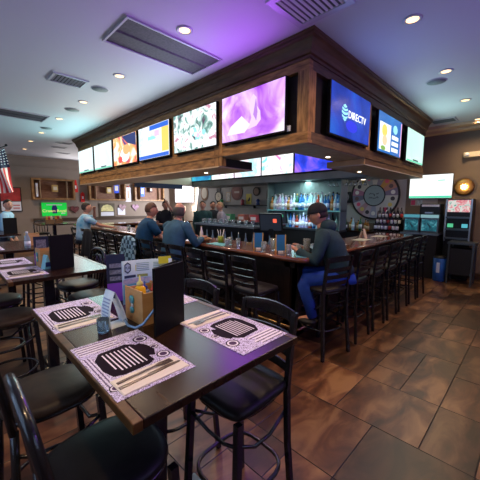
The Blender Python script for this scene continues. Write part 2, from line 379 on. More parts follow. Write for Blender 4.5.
# ------------------------------------------------------------------ televisions
def television(label, axis, a0, a1, z0, z1, plane, smat, tilt=0, name='television', cat='television', mk=None, group=None):
    """axis 'y': faces -x at x=plane spanning y a0..a1; axis 'x': faces -y at y=plane"""
    c = (a0+a1)/2; W = a1-a0; Hh = z1-z0
    if axis == 'y': t = thing(name, label, cat, (plane, c, z0), 0, group)
    else: t = thing(name, label, cat, (c, plane, z0), 0, group)
    def P(mb, u0, u1, d0, d1, w0, w1, mi=0, bev=0):
        if axis == 'y': mb.box(d0, d1, u0, u1, w0, w1, mi, bev=bev)
        else: mb.box(u0, u1, d0, d1, w0, w1, mi, bev=bev)
    b = MB(); h = W/2
    P(b, -h, h, .004, .05, 0, Hh, bev=.006); P(b, -h*.5, h*.5, .05, .058, Hh*.2, Hh*.8); b.build('casing', plastic, t)
    s = MB(); P(s, -h+.012, h-.012, .0005, .004, .018, Hh-.012); so = s.build('screen', smat, t)
    if mk: mk(t, so, h, Hh)
    return t
def wall_M(axis, u, z, d=-.0015):
    return wallM(d, u, z, '-x') if axis == 'y' else wallM(u, d, z, '-y')
s_teal = screen_mat('screen_pale_teal', [(.68, .88, .9), (.82, .96, .97)], 1.5, 1.0)
s_teal2 = screen_mat('screen_pale_teal_two', [(.7, .88, .9), (.84, .96, .97)], 1.2, 1.0)
s_food = screen_mat('screen_food', [(.04, .05, .25), (.8, .12, .12), (.95, .5, .15), (1, .85, .75), (.95, .95, 1)], 3.2, 1.0)
s_ad = screen_mat('screen_advert', [(.9, .95, 1), (.85, .98, .95), (.95, .9, .95), (.6, .85, .9), (.95, .97, 1)], 2.2, 1.0)
s_crowd = screen_mat('screen_crowd', [(.10, .05, .10), (.15, .35, .3), (.8, .9, .92), (.95, .95, 1), (.55, .25, .35)], 7, 1.0)
s_purple = screen_mat('screen_violet', [(.30, .05, .60), (.5, .16, .85), (.75, .5, .95), (1, .95, 1)], 2.0, 1.0)
s_blue = screen_mat('screen_blue', [(.005, .02, .22), (.01, .05, .5), (.01, .12, .6)], 1.4, .9)
s_menu = screen_mat('screen_menu_blue', [(.02, .12, .45), (.02, .2, .6)], 1.4, .9)
s_green = screen_mat('screen_pale_green', [(.5, .85, .72), (.65, .92, .85)], 1, .95)
s_white = screen_mat('screen_white', [(.86, .92, .9), (.96, .98, .97)], 1.2, 1.05)
s_inner = screen_mat('screen_inner_bright', [(.8, .2, .5), (.9, .95, 1), (1, .98, .95), (.2, .8, .85)], 3, 1.1)
s_inner2 = screen_mat('screen_inner_white', [(.9, .9, 1), (.4, .9, .95), (1, .75, .9), (1, 1, 1)], 2.2, 1.1)
s_nav = screen_mat('screen_inner_blue', [(.01, .02, .3), (.03, .06, .75), (.35, .15, .8), (.9, .3, .3)], 1.4, 1.0)
s_sea = screen_mat('screen_inner_sea', [(.01, .08, .3), (.02, .35, .6), (.1, .7, .6)], 1.6, .9)
s_blaze = glow('screen_blaze', (1, .93, 1), 1.6)
g_white = glow('glow_white', (.95, .98, 1), 1.0); g_teal = glow('glow_teal', (.35, .85, .95), .9); g_green = glow('glow_green', (.1, .75, .45), .8)
g_dk = glow('glow_dark', (.02, .05, .12), .5); g_yel = glow('glow_yellow', (1, .7, .15), .9); g_grn2 = glow('glow_leaf', (.25, .5, .1), .8)
g_pink = glow('glow_pink', (1, .55, .85), .95); g_vi = glow('glow_violet', (.55, .25, .85), .8); g_skyb = glow('glow_blue', (.03, .15, .75), .9)
def flat(axis, poly, d, m, name, parent, th=.0012):
    fn = (lambda u, v, dd: (dd, -u, v)) if axis == 'y' else (lambda u, v, dd: (u, dd, v))
    return MB().prism(poly, fn, d, d-th).build(name, m, parent)
def rect(u0, u1, v0, v1): return [(u0, v0), (u1, v0), (u1, v1), (u0, v1)]
def disc(u, v, r, n=20, ry=None): return [(u+r*math.cos(2*PI*i/n), v+(ry or r)*math.sin(2*PI*i/n)) for i in range(n)]
def info(ax):
    def mk(t, so, h, H):
        flat(ax, rect(-.12, .2, .05, .075), 0, g_dk, 'caption_bar', so)
        flat(ax, rect(-h+.03, h-.03, .022, .045), 0, g_green, 'ticker_band', so)
    return mk
def singer(t, so, h, H):    # pale figure of the concert picture
    flat('y', [(-.05, .12), (.02, .25), (-.02, .38), (.0, .47), (.05, .52), (.1, .47), (.1, .38), (.16, .30), (.17, .2), (.1, .14)], 0, glow('glow_lilac', (.82, .62, 1), .9), 'picture_figure', so)
    flat('y', [(-.42, .1), (-.1, .09), (0, .17), (-.15, .3), (-.35, .2)], 0, glow('glow_pale', (.9, .8, 1), .95), 'picture_highlight', so)
    flat('y', [(.05, .28), (.09, .46), (.12, .3), (.1, .2)], -.0014, g_vi, 'picture_hair', so)
def foodpic(t, so, h, H):
    flat('y', disc(.02, .2, .22, 18, .14), 0, g_white, 'picture_plate', so); flat('y', disc(-.2, .12, .1, 12, .07), -.0014, glow('glow_red', (.85, .1, .1), .9), 'picture_sauce', so)
    flat('y', disc(.1, .3, .16, 12, .1), -.0014, glow('glow_bread', (.95, .5, .2), .9), 'picture_bread', so)
    flat('y', [(.15, .42), (h-.02, .33), (h-.02, H-.02), (-.1, H-.02)], -.0014, glow('glow_navy', (.03, .05, .2), .8), 'picture_corner', so)
def ad(t, so, h, H):
    flat('y', rect(-.18, .1, .34, .4), 0, g_teal, 'picture_band', so); flat('y', rect(.06, .22, .38, .48), -.0014, g_pink, 'picture_block', so)
    flat('y', rect(.3, h-.02, .1, .5), 0, g_yel, 'picture_panel', so); flat('y', rect(-h+.02, h-.02, .02, .08), -.0014, g_skyb, 'ticker_band', so)
    flat('y', rect(-h*.2, h-.02, .5, H-.02), -.0014, g_skyb, 'picture_sky', so)
def crowd(t, so, h, H):
    for i in range(14):
        u = random.uniform(-h+.1, h-.1); v = random.uniform(.08, .3); flat('y', disc(u, v, random.uniform(.03, .08), 9), -.0005*(i % 3), random.choice([g_white, g_white, g_teal, g_pink]), 'picture_patch', so)
def directv(t, so, h, H):
    R_ = .10; cx, cz = -.20, .30     # striped globe emblem
    for k, (v0, v1) in enumerate([(.075, .10), (.035, .06), (-.01, .02), (-.055, -.028), (-.1, -.075)]):
        top = []; bot = []
        for i in range(9):
            q = -1+2*i/8
            zz = max(-R_, min(R_, v1)); z2 = max(-R_, min(R_, v0))
            w1 = math.sqrt(max(0, R_*R_-zz*zz))*.8; w2 = math.sqrt(max(0, R_*R_-z2*z2))*.8
            top.append((cx+q*w1, cz+zz-.018*math.cos(q*PI/2)+.004)); bot.append((cx+q*w2, cz+z2-.018*math.cos(q*PI/2)+.004))
        flat('x', bot+top[::-1], 0, g_teal, 'globe_stripe', so)
    text('DIRECTV', .13, 'screen_lettering', g_white, so, wallM(.15, -.001, .30, '-y'))
    flat('x', disc(.0, .17, .16, 20, .07), .0004, glow('glow_royal', (.01, .03, .75), .9), 'picture_glow', so)
def menub(t, so, h, H):
    flat('x', rect(-h+.06, .0, .05, .45), 0, g_white, 'picture_panel', so)
    flat('x', disc(-h+.25, .34, .11, 14, .09), -.0014, g_yel, 'picture_food', so); flat('x', disc(-h+.27, .2, .1, 12, .08), -.0014, glow('glow_toast', (.95, .65, .4), .9), 'picture_toast', so)
    flat('x', disc(-h+.22, .08, .1, 12, .035), -.0014, g_grn2, 'picture_leaf', so)
    flat('x', disc(.2, .42, .1, 14, .07), 0, g_teal, 'picture_badge', so)
    for i in range(3): flat('x', rect(.06, .36, .07+i*.095, .13+i*.095), 0, g_white, 'picture_text_block', so)
    flat('x', rect(h-.05, h-.02, .03, H-.03), 0, g_pink, 'picture_edge', so)
def sea(t, so, h, H): flat('y', disc(0, .22, .25, 14, .04), 0, g_grn2, 'picture_island', so)
television('television showing a purple concert picture, nearest the soffit corner on the long face', 'y', 2.09, 3.15, 2.45, 3.05, 2.795, s_purple, mk=singer)
television('television showing a busy crowd picture, second from the soffit corner on the long face', 'y', 3.26, 4.33, 2.45, 3.05, 2.795, s_crowd, mk=crowd)
television('television with a bright advert bordered blue and yellow on the long soffit face', 'y', 4.46, 5.54, 2.45, 3.05, 2.795, s_ad, mk=ad)
television('television showing a close-up of food on the long soffit face', 'y', 5.63, 6.72, 2.45, 3.05, 2.795, s_food, mk=foodpic)
television('pale teal television right beside the food picture screen', 'y', 6.81, 7.87, 2.45, 3.05, 2.795, s_teal, mk=info('y'))
television('pale teal television at the far end of the long soffit face', 'y', 7.96, 9.03, 2.45, 3.05, 2.795, s_teal2, mk=info('y'))
television('television with a striped globe emblem and DIRECTV lettering on blue', 'x', 3.22, 4.32, 2.45, 3.05, 1.775, s_blue, mk=directv)
television('television showing a blue menu with a food picture on the short soffit face', 'x', 4.63, 5.66, 2.43, 3.03, 1.775, s_menu, mk=menub)
television('blank pale green television at the far end of the short soffit face', 'x', 5.97, 7.03, 2.43, 3.03, 1.775, s_green, mk=info('x'))
for i, (y0, m_, lb, fn_) in enumerate([(3.37, s_nav, 'inner television with a deep blue picture above the back bar', None), (4.45, s_inner, 'inner television with a pink and white picture, beside the deep blue one', None),
        (5.52, s_inner2, 'inner television with a white and cyan picture, third along above the back bar', None), (6.59, s_inner, 'inner television mostly hidden by the soffit, fourth along above the back bar', None), (7.67, s_sea, 'inner television with a blue sea picture at the far end of the back beam', sea)]):
    television(lb, 'y', y0, y0+1.05, 2.42, 3.0, 6.33, m_, mk=fn_)
def wtv(t, so, h, H):
    flat('y', rect(-h+.014, h-.014, .02, .07), 0, g_green, 'ticker_band', so); flat('y', rect(.15, .3, .42, .44), 0, g_green, 'picture_text', so)
television('large white-screened television on the brown back wall beside the wheel', 'y', 1.46, 2.37, 1.80, 2.38, 8.37, s_white, mk=wtv)
television('television with a violet picture on the wall behind the camera', 'x', 2.95, 3.85, 2.2, 2.75, 0, s_purple)  # added out of view to tint the near ceiling violet
for o in COL.objects:
    if o.get('label') == 'television with a violet picture on the wall behind the camera': o.location.y = Y0+.06; o.rotation_euler.z = PI
television('glaring white television high in the far corner of the back wall', 'y', 11.4, 12.95, 1.72, 2.62, 8.37, s_blaze)

# ------------------------------------------------------------------ ceiling fittings
def downlight(x, y, label, g, e=60, col=(1, .68, .38), size=150):
    t = thing('ceiling_downlight', label, 'ceiling light', (x, y, ZC), 0, g)
    MB().lathe([(.085, 0), (.085, -.006), (.062, -.010), (.058, 0)], seg=24).build('trim_ring', alum, t)
    MB().lathe([(.055, -.002), (.055, -.006), (.03, -.009)], seg=20).build('lamp_lens', glow('warm_lens', (1, .62, .28), 2.4), t)
    spot('downlight_lamp', (x, y, ZC-.03), e, col, size)
ords = ['nearest the large dark grille', 'second along, above the first tables', 'third along, beside the small round speaker', 'fourth along the row', 'fifth along the row toward the far wall', 'sixth along the row', 'last of the row by the far wall']
for i, (x, y) in enumerate([(1.9, 2.7), (1.9, 4.25), (1.91, 5.74), (1.91, 7.2), (1.94, 8.9), (1.97, 10.3), (2.1, 11.9)]):
    downlight(x, y, 'round recessed downlight in the left row, '+ords[i], 'downlights in the left row')
for i, (x, y) in enumerate([(3.31, 1.01), (4.84, 1.03), (6.35, 1.04), (7.89, 1.05)]):
    downlight(x, y, 'round recessed ceiling downlight right of the soffit, '+['largest and nearest', 'beside the round speaker', 'third from the camera', 'at the edge by the cream cornice'][i], 'downlights right of the soffit', 50)
for x, y, lb in ((1.9, 1.2, 'round recessed ceiling downlight nearest the foreground table, to its right'), (.3, .4, 'round recessed ceiling downlight above the camera side of the foreground table')):
    downlight(x, y, lb, 'downlights over the foreground table', 55)  # both added out of view to brighten the foreground table
for x, y, lb in ((1.89, 4.93, 'round ceiling speaker beside the slatted air vent'), (1.91, 6.35, 'small round ceiling speaker between two downlights in the left row'), (1.92, 8.3, 'distant round ceiling speaker near the far wall'), (5.14, 1.2, 'round ceiling speaker right of the soffit')):
    t = thing('ceiling_speaker', lb, 'speaker', (x, y, ZC), 0, 'round ceiling speakers')
    MB().lathe([(.13, 0), (.13, -.006), (.118, -.009)], seg=28).build('rim', alum, t)
    MB().lathe([(.116, -.002), (.116, -.0095), (.02, -.011)], seg=28).build('mesh_cover', mat('speaker_mesh', (.16, .19, .19), .7, noise=.2, nscale=60), t)
def vent(name, label, x0, x1, y0, y1, n, m_slat, along='x', frame=.03, dk=dark):
    t = thing(name, label, 'vent', ((x0+x1)/2, (y0+y1)/2, ZC)); a, b = (x1-x0)/2, (y1-y0)/2
    f = MB(); e = frame
    f.box(-a, a, -b, -b+e, -.018, 0); f.box(-a, a, b-e, b, -.018, 0); f.box(-a, -a+e, -b+e, b-e, -.018, 0); f.box(a-e, a, -b+e, b-e, -.018, 0); f.build('frame', alum, t)
    MB().box(-a+e, a-e, -b+e, b-e, -.004, -.001).build('backing', dk, t)
    s = MB()
    for i in range(n):
        if along == 'x':
            y = -b+e+(i+.5)*(2*b-2*e)/n; s.add([(-a+e, y-.012, -.005), (a-e, y-.012, -.005), (a-e, y+.008, -.016), (-a+e, y+.008, -.016)], [[0, 1, 2, 3]])
        else:
            x = -a+e+(i+.5)*(2*a-2*e)/n; s.add([(x-.012, -b+e, -.005), (x-.012, b-e, -.005), (x+.008, b-e, -.016), (x+.008, -b+e, -.016)], [[0, 1, 2, 3]])
    s.build('slats', m_slat, t)
vent('air_return_grille', 'large dark rectangular air return grille in the purple-lit ceiling', 1.38, 2.57, 2.88, 3.48, 1, grille_m, frame=.02, dk=grille_m)
vent('air_vent', 'small slatted metal air vent in the ceiling beside a round speaker', 1.22, 1.67, 4.74, 5.1, 9, alum, 'y')
vent('air_return_grille', 'dark rectangular air return grille at the left edge of the ceiling', .55, 1.72, 7.15, 7.75, 1, grille_m, frame=.02, dk=grille_m)
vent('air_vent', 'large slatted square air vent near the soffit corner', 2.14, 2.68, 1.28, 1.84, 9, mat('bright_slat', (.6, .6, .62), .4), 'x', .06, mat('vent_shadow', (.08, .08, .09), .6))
vent('air_vent', 'dark ceiling vent at the end of the soffit by the cream cornice', 7.35, 7.72, 1.35, 1.8, 5, dsteel, 'y')
for x, y in ((2.72, 9.98), (2.8, 10.8), (3.2, 11.9)):
    vent('air_vent', 'dark narrow far ceiling vent, '+{9.98: 'nearest the soffit end', 10.8: 'middle of three', 11.9: 'closest to the far wall'}[y], x-.2, x+.2, y-.08, y+.08, 3, dsteel)

# ------------------------------------------------------------------ bar
for i, (x, y) in enumerate(((4.8, 4.2), (4.8, 5.8), (4.8, 7.4))):  # added to brighten the bar interior and the back bar
    downlight(x, y, 'recessed ceiling downlight inside the bar soffit, '+['nearest', 'middle', 'farthest'][i]+' of three', 'downlights inside the soffit', 40, (1, .8, .58))
def bar_unit():
    t = thing('bar_counter', 'long L-shaped bar counter with glossy reddish wood top and dark panelled front', 'bar', (2.68, 1.74, 0))
    T = Matrix.Translation((-2.68, -1.74, 0))
    top = MB()
    out = [(2.72, 1.74), (6.5, 1.74), (6.5, 2.36), (3.32, 2.36), (3.32, 8.7), (6.5, 8.7), (6.5, 9.3), (2.68, 9.3), (2.68, 1.78)]
    top.prism(out, lambda u, v, d: (u-2.68, v-1.74, d), 1.02, 1.07)
    top.build('bar_top', bar_m, t)
    ed = MB(); ed.tube([(3.8*0+.0, 7.56, 1.045), (0, .03, 1.045), (.03, 0, 1.045), (3.82, 0, 1.045)], .028, 8); ed.build('bar_edge_rail', bar_m, t)
    f = MB(); f.box(2.92, 2.97, 1.98, 9.1, .1, 1.02, M=T); f.box(2.92, 6.4, 1.98, 2.03, .1, 1.02, M=T); f.box(2.97, 3.2, 2.03, 9.1, 0, .1, M=T); f.box(2.97, 6.4, 2.03, 2.3, 0, .1, M=T)
    f.box(2.97, 6.4, 8.95, 9.0, 0, 1.02, M=T); f.box(6.38, 6.4, 2.03, 2.3, 0, 1.02, M=T); f.build('front_panel', bar_side, t)
    st = MB()
    for y in [2.05+i*.72 for i in range(10)]: st.box(2.9, 2.92, y, y+.08, .12, 1.0, M=T)
    for x in [2.95+i*.72 for i in range(5)]: st.box(x, x+.08, 1.96, 1.98, .12, 1.0, M=T)
    st.box(2.9, 2.92, 1.96, 9.1, .9, 1.0, M=T).box(2.9, 6.4, 1.96, 1.98, .9, 1.0, M=T).box(2.9, 2.92, 1.96, 9.1, .12, .24, M=T).box(2.9, 6.4, 1.96, 1.98, .12, .24, M=T)
    st.build('panel_moulding', mat('bar_moulding', (.035, .02, .014), .35), t)
    fr = MB(); fr.tube([(.1, 7.3, .22), (.1, .12, .22), (.12, .1, .22), (3.7, .1, .22)], .02, 8)
    for y in [.4+i*1.1 for i in range(7)]: fr.tube([(.1, y, .22), (.24, y, .22)], .012, 6)
    for x in [.5+i*1.0 for i in range(4)]: fr.tube([(x, .1, .22), (x, .24, .22)], .012, 6)
    fr.build('foot_rail', mat('brass_dark', (.25, .16, .07), .3, metal=1), t)
bar_unit()
# service counter inside the bar
t = thing('ice_well_counter', 'dark stainless service counter behind the long side of the bar', 'counter', (3.5, 4.6, 0))
MB().box(-.15, .45, -2.0, 3.9, 0, .86).build('body', dsteel, t); MB().box(-.16, .47, -2.02, 3.92, .86, .9).build('worktop', steel, t)
t = thing('low_cooler', 'long dark bottle cooler standing below the far inner televisions', 'cooler', (6.35, 7.0, 0))
MB().box(0, .6, -1.6, 1.6, 0, 1.1).build('body', mat('cooler_dark', (.02, .03, .035), .3), t); MB().box(-.02, .62, -1.62, 1.62, 1.1, 1.14).build('lid', dsteel, t)
for i in range(4): MB().box(-.012, 0, -1.55+i*.78, -.82+i*.78, .2, 1.0).build('door', mat('cooler_glass', (.03, .06, .07), .1), t)
t = thing('glass_washer_counter', 'raised steel drainboard counter inside the bar, in front of the standing people', 'counter', (4.6, 5.2, 0))
MB().box(0, .5, -1.0, 1.0, 0, 1.14).build('body', dark, t); MB().box(-.02, .52, -1.02, 1.02, 1.14, 1.18).build('drainboard', steel, t)
mb = MB()
for i in range(16): mb.bar((.03, -.95+i*.125, 1.182), (.48, -.95+i*.125, 1.182), .012)
mb.build('drain_ribs', dsteel, t)
cup = MB().lathe([(.03, 0), (.036, .1), (.033, .1), (.027, .006), (0, .005)], seg=10).build('upturned_glass', glass, None)
tag(cup, 'clear glass standing on the steel drainboard inside the bar', 'glass', 'glasses on the drainboard'); cup.location = (4.68, 4.3, 1.192)
for i in range(1, 18): o = cup.copy(); COL.objects.link(o); o.location = (4.68+.14*(i % 2), 4.3+i*.105, 1.192)
# back bar cabinet with shelves
t = thing('back_bar_cabinet', 'dark back bar cabinet with two lit bottle shelves', 'cabinet', (6.4, 4.1, 0))
MB().box(0, .34, -.9, 1.25, 0, 1.02).build('body', dark, t); MB().box(-.03, .34, -.92, 1.28, 1.02, 1.06).build('worktop', dsteel, t)
MB().box(.31, .34, -.9, 1.25, 1.06, 2.235).build('back_panel', mat('backbar_panel', (.17, .24, .23), .4), t)
MB().box(.02, .31, -.9, 1.25, 1.485, 1.51).build('shelf', dark, t)
for s_ in (-.9, 1.22): MB().box(.02, .31, s_, s_+.03, 1.06, 2.235).build('side_panel', MATS['backbar_panel'], t)
MB().box(.0, .02, -.9, 1.25, 1.485, 1.51).build('shelf_light_strip', glow('strip_teal', (.06, .2, .22), 1.0), t)
area('shelf_lamp', (6.50, 4.25, 2.2), (.1, 0, -1), .15, 2.0, 17, (.7, .98, 1)); area('shelf_lamp', (6.50, 4.25, 1.47), (.2, 0, -1), .12, 2.0, 5, (.5, .85, 1))

# bottles
def bottle(kind, mats):
    mb = MB(); r, h = kind
    mb.lathe([(r*.9, 0), (r, .008), (r, h*.55), (r*.85, h*.63), (r*.38, h*.75), (r*.34, h*.92)], seg=10, mi=0)
    mb.lathe([(r*1.02, h*.15), (r*1.02, h*.45)], seg=10, mi=1); mb.lathe([(r*.42, h*.9), (r*.42, h)], seg=8, mi=2)
    return mb, mats
def bmat(n, c, r=.12): return mat('bottle_'+n, c, r, coat=.3)
BT = {
 'clear': ((.036, .30), 'clear bottle with pale label', [bmat('clear', (.45, .75, .8)), bmat('palelabel', (.7, .75, .8), .5), bmat('silver', (.5, .5, .55))]),
 'blue': ((.037, .31), 'blue glass bottle', [bmat('blue', (.02, .16, .45)), bmat('bluelabel', (.5, .7, .9), .5), bmat('darkcap', (.02, .02, .03))]),
 'amber': ((.040, .28), 'amber spirit bottle with dark cap', [bmat('amber', (.35, .15, .03)), bmat('creamlabel', (.55, .45, .25), .5), bmat('darkcap', (.02, .02, .03))]),
 'green': ((.037, .30), 'dark green bottle', [bmat('green', (.02, .12, .05)), bmat('palelabel', (.7, .75, .8), .5), bmat('goldcap', (.4, .28, .08))]),
 'lav': ((.038, .29), 'milky lavender bottle', [bmat('lavender', (.55, .5, .8)), bmat('whitelabel', (.8, .8, .85), .5), bmat('silver', (.5, .5, .55))]),
 'red': ((.040, .27), 'red and white bottle', [bmat('red', (.5, .06, .03)), bmat('whitelabel', (.8, .8, .85), .5), bmat('orangecap', (.6, .25, .05))]),
 'wine': ((.038, .32), 'black wine bottle with white label', [bmat('wine', (.012, .012, .015)), bmat('whitelabel', (.8, .8, .85), .5), bmat('winecap', (.12, .02, .03))]),
 'winer': ((.038, .32), 'black wine bottle with red label', [bmat('wine', (.012, .012, .015)), bmat('redlabel', (.5, .04, .04), .5), bmat('darkcap', (.02, .02, .03))]),
}
PROTO = {}
def put_bottle(k, x, y, z, place, sc=1):
    lb = BT[k][1]+' standing '+place; grp = BT[k][1]+'s '+place
    if k not in PROTO:
        mb, ms = bottle(BT[k][0], BT[k][2]); o = mb.build('liquor_bottle' if not k.startswith('wine') else 'wine_bottle', ms, None); o.location = (x, y, z); tag(o, lb, 'bottle', grp); PROTO[k] = o
    else:
        o = PROTO[k].copy(); COL.objects.link(o); o.location = (x, y, z); o['label'] = lb; o['group'] = grp
    o.scale = (sc, sc, sc)
rb = random.Random(3)
for i in range(23):
    y = 5.22-i*.088
    k = ['amber', 'clear', 'lav', 'lav', 'clear', 'lav', 'amber', 'lav', 'clear', 'green', 'blue', 'blue', 'clear', 'clear', 'clear', 'clear', 'red', 'clear', 'blue', 'blue', 'amber', 'clear', 'blue'][i]
    put_bottle(k, 6.50+rb.uniform(-.02, .02), y, 1.511, 'on the upper back bar shelf', rb.uniform(1.15, 1.45))
for i in range(20):
    put_bottle(rb.choice(['clear', 'lav', 'clear', 'blue']), 6.63+rb.uniform(-.01, .01), 5.2-i*.1, 1.511, 'in the rear row of the upper shelf', rb.uniform(1.25, 1.45))
for i in range(16):
    k = rb.choice(['wine', 'blue', 'lav', 'lav', 'red', 'clear']); put_bottle(k, 6.55, 4.85-i*.1, 1.061, 'on the lower back bar counter', rb.uniform(1.1, 1.3))
# wine rack and spirits on a sideboard by the back wall, under the wheel
t = thing('bottle_sideboard', 'low dark sideboard against the back wall below the wheel', 'sideboard', (8.1, 3.1, 0))
MB().box(-.25, .33, -.75, 1.0, 0, .92).build('body', dark, t); MB().box(-.28, .33, -.78, 1.03, .92, .96).build('worktop', table_m, t)
t = thing('wine_step_rack', 'stepped black rack holding rows of wine bottles', 'rack', (8.1, 2.95, .96))
for i in range(3): MB().box(-.12+i*.13, .01+i*.13, -.52, .14, 0, .02+i*.15).build('step', plastic, t)
for i in range(3):
    for j in range(7): put_bottle('winer' if (i, j) in ((0, 2), (1, 3), (2, 0), (2, 3)) else 'wine', 8.045+i*.13, 2.49+j*.088, .98+i*.15, 'on the stepped rack below the wheel', .95)
for j in range(8): put_bottle(['amber', 'amber', 'green', 'amber', 'clear', 'amber', 'green', 'clear'][j], 8.0+(j % 2)*.1, 3.2+j*.1, .961, 'on the sideboard below the wheel', 1.0+.1*(j % 3))
# hanging glasses
t = thing('glass_rack', 'overhead metal rack under the hood band holding stemmed glasses', 'rack', (6.6, 3.2, 2.235))
MB().box(-.2, .2, -.55, .4, -.02, 0).build('rack_plate', dsteel, t)
wg = MB().lathe([(.03, 0), (.03, -.003), (.004, -.008), (.004, -.07), (.02, -.085), (.036, -.11), (.034, -.155)], seg=12).build('wine_glass', glass, None)
tag(wg, 'stemmed glass hanging upside down from the overhead rack', 'glass', 'hanging glasses'); wg.location = (6.5, 2.7, 2.22)
for i in range(1, 9):
    o = wg.copy(); COL.objects.link(o); o.location = (6.5, 2.7+i*.105, 2.22)

# prize wheel on the back wall
def wheel():
    cx = 8.36; t = thing('prize_wheel', 'large round prize wheel with pictured wedges and a grey hub, on the back wall', 'wheel', (cx, 3.2, 1.90))
    R1_, R0_ = .60, .275; n = 18
    MB().lathe([(R1_, 0), (R1_+.045, 0), (R1_+.045, -.04), (R1_, -.04), (R1_, 0)], seg=64, axis='x', mi=0, cap=False).build('black_rim', dark, t)
    cl = [(.42, .38, .36), (.20, .17, .24), (.45, .22, .05), (.36, .16, .12), (.16, .13, .20), (.42, .42, .38), (.38, .40, .38), (.4, .4, .36), (.44, .43, .42), (.25, .27, .34), (.36, .3, .32), (.33, .2, .22), (.36, .33, .36), (.12, .12, .18), (.30, .12, .2), (.42, .38, .33), (.42, .38, .34), (.24, .26, .28)]
    for i in range(n):
        a0 = PI/2+.17-2*PI*i/n; a1 = a0-2*PI/n; poly = []
        for k in range(6): a = a0+(a1-a0)*k/5; poly.append((R1_*math.cos(a), R1_*math.sin(a)))
        for k in range(6): a = a1+(a0-a1)*k/5; poly.append((R0_*math.cos(a), R0_*math.sin(a)))
        flat('y', poly, -.02, mat('wedge_%s' % 'abcdefghijklmnopqrst'[i], cl[i], .5), 'wedge', t, .01)
        am = (a0+a1)/2
        flat('y', disc(.48*math.cos(am), .48*math.sin(am), .055, 12), -.0305, mat('badge_%d' % (i % 5), [(.03, .03, .04), (.5, .4, .1), (.6, .08, .15), (.1, .06, .06), (.6, .6, .55)][i % 5], .5), 'badge', t, .004)
    flat('y', disc(0, 0, R0_, 40), -.02, mat('wheel_hub', (.20, .26, .27), .5), 'hub_disc', t, .018)
    MB().tube([(-.042, R0_*math.cos(2*PI*k/40), R0_*math.sin(2*PI*k/40)) for k in range(40)], .014, 6, closed=True).build('hub_ring', dark, t)
    # scribbled script of the hub
    for pts in ([(-.13, .03), (-.10, .065), (-.07, .04)], [(-.05, .05), (0, .03), (.01, -.02)], [(.05, .05), (.08, .035), (.11, .065)], [(-.14, -.08), (-.11, -.035), (-.08, -.075), (-.05, -.04)], [(-.04, -.07), (.01, -.075), (.03, -.07)], [(.04, -.075), (.08, -.03), (.11, -.07)]):
        MB().tube([(-.0395, -u, v) for u, v in pts], .009, 5).build('hub_script_stroke', dark, t)
    MB().box(-.02, .09, -.2, .2, -.2, .2).build('wall_mount', dark, t)
wheel()

# right-hand part of the back wall
t = thing('starburst_sconce', 'round bronze wall sconce with a glowing star centre on the brown wall', 'wall light', (8.45, 1.26, 2.06))
MB().lathe([(.10, 0), (.175, -.01), (.19, -.03), (.165, -.045), (.07, -.03)], seg=32, axis='x').build('bronze_dish', mat('bronze', (.30, .15, .04), .3, metal=.8), t)
sb = []
for i in range(16): a = 2*PI*i/16; q = .075 if i % 2 else .035; sb.append((q*math.cos(a), q*math.sin(a)))
flat('y', sb, -.046, glow('sconce_glow', (1, .75, .35), 8), 'star_lamp', t, .01)
pl = bpy.data.lights.new('sconce_lamp', 'POINT'); pl.energy = 4; pl.color = (1, .65, .25); pl.shadow_soft_size = .05; po = bpy.data.objects.new('sconce_lamp', pl); COL.objects.link(po); po.location = (8.32, 1.26, 2.06)
t = thing('emergency_light', 'pale emergency light box with two lamp heads on the brown wall', 'emergency light', (8.45, 1.1, 2.71))
MB().box(-.07, 0, -.25, .22, 0, .11, bev=.01).build('housing', mat('ivory_plastic', (.62, .52, .36), .4), t)
for y in (.15, -.12): MB().lathe([(.03, -.07), (.042, -.075), (.04, -.11), (.015, -.115)], (0, y, .055), 14, axis='x').build('lamp_head', white, t)
t = thing('wall_notice', 'small pinned notice strip with a red square under the wall television', 'notice', (8.445, 2.05, 1.63))
MB().box(-.01, 0, -.3, .28, 0, .16).build('board', mat('notice_board', (.38, .34, .28), .6), t); MB().box(-.013, -.01, .18, .27, .02, .14).build('red_square', mat('notice_red', (.55, .05, .12), .5), t); MB().box(-.013, -.01, .02, .14, .02, .14).build('picture_square', mat('notice_pic', (.35, .42, .4), .5, noise=.5, nscale=30), t)
# glass-front coolers
def cooler(y0, y1, z, x, lab, mtop):
    t = thing('counter_cooler', lab, 'cooler', (x, (y0+y1)/2, z)); h = (y1-y0)/2
    MB().box(0, .5, -h, h, 0, .42, bev=.01).build('cabinet_body', dsteel, t)
    MB().box(-.012, 0, -h+.03, h-.03, .04, .3).build('glass_door', (MATS.get('lit_cooler_glass') or screen_mat('lit_cooler_glass', [(.005, .02, .03), (.01, .12, .16), (.1, .35, .4)], 9, .7)), t)
    MB().box(-.014, 0, -h, h, .34, .41).build('header_sign', mtop, t)
t = thing('service_counter', 'dark service counter by the back wall right of the bar', 'counter', (8.05, 1.98, 0)); MB().box(-.35, .35, -.42, .3, 0, .98).build('body', dark, t); MB().box(-.38, .35, -.44, .32, .98, 1.02).build('worktop', steel, t)
g_cool = glow('cooler_lamp', (.10, .40, .5), .5)
cooler(1.96, 2.29, 1.02, 7.86, 'teal-lit counter cooler nearest the wine bottles', g_cool)
cooler(1.58, 1.94, 1.02, 7.86, 'teal-lit counter cooler beside the game cabinet', glow('cooler_lamp_pale', (.3, .55, .6), .5))
t = thing('espresso_machine', 'dark boxy coffee machine with a pale header on top of the counter coolers', 'coffee machine', (8.1, 1.78, 1.44)); MB().box(-.2, .2, -.2, .2, 0, .24, bev=.015).build('body', plastic, t); MB().box(-.215, -.2, -.18, .16, .17, .22).build('header_strip', white, t); MB().box(-.26, -.2, -.08, .08, .02, .05).build('drip_tray', steel, t)
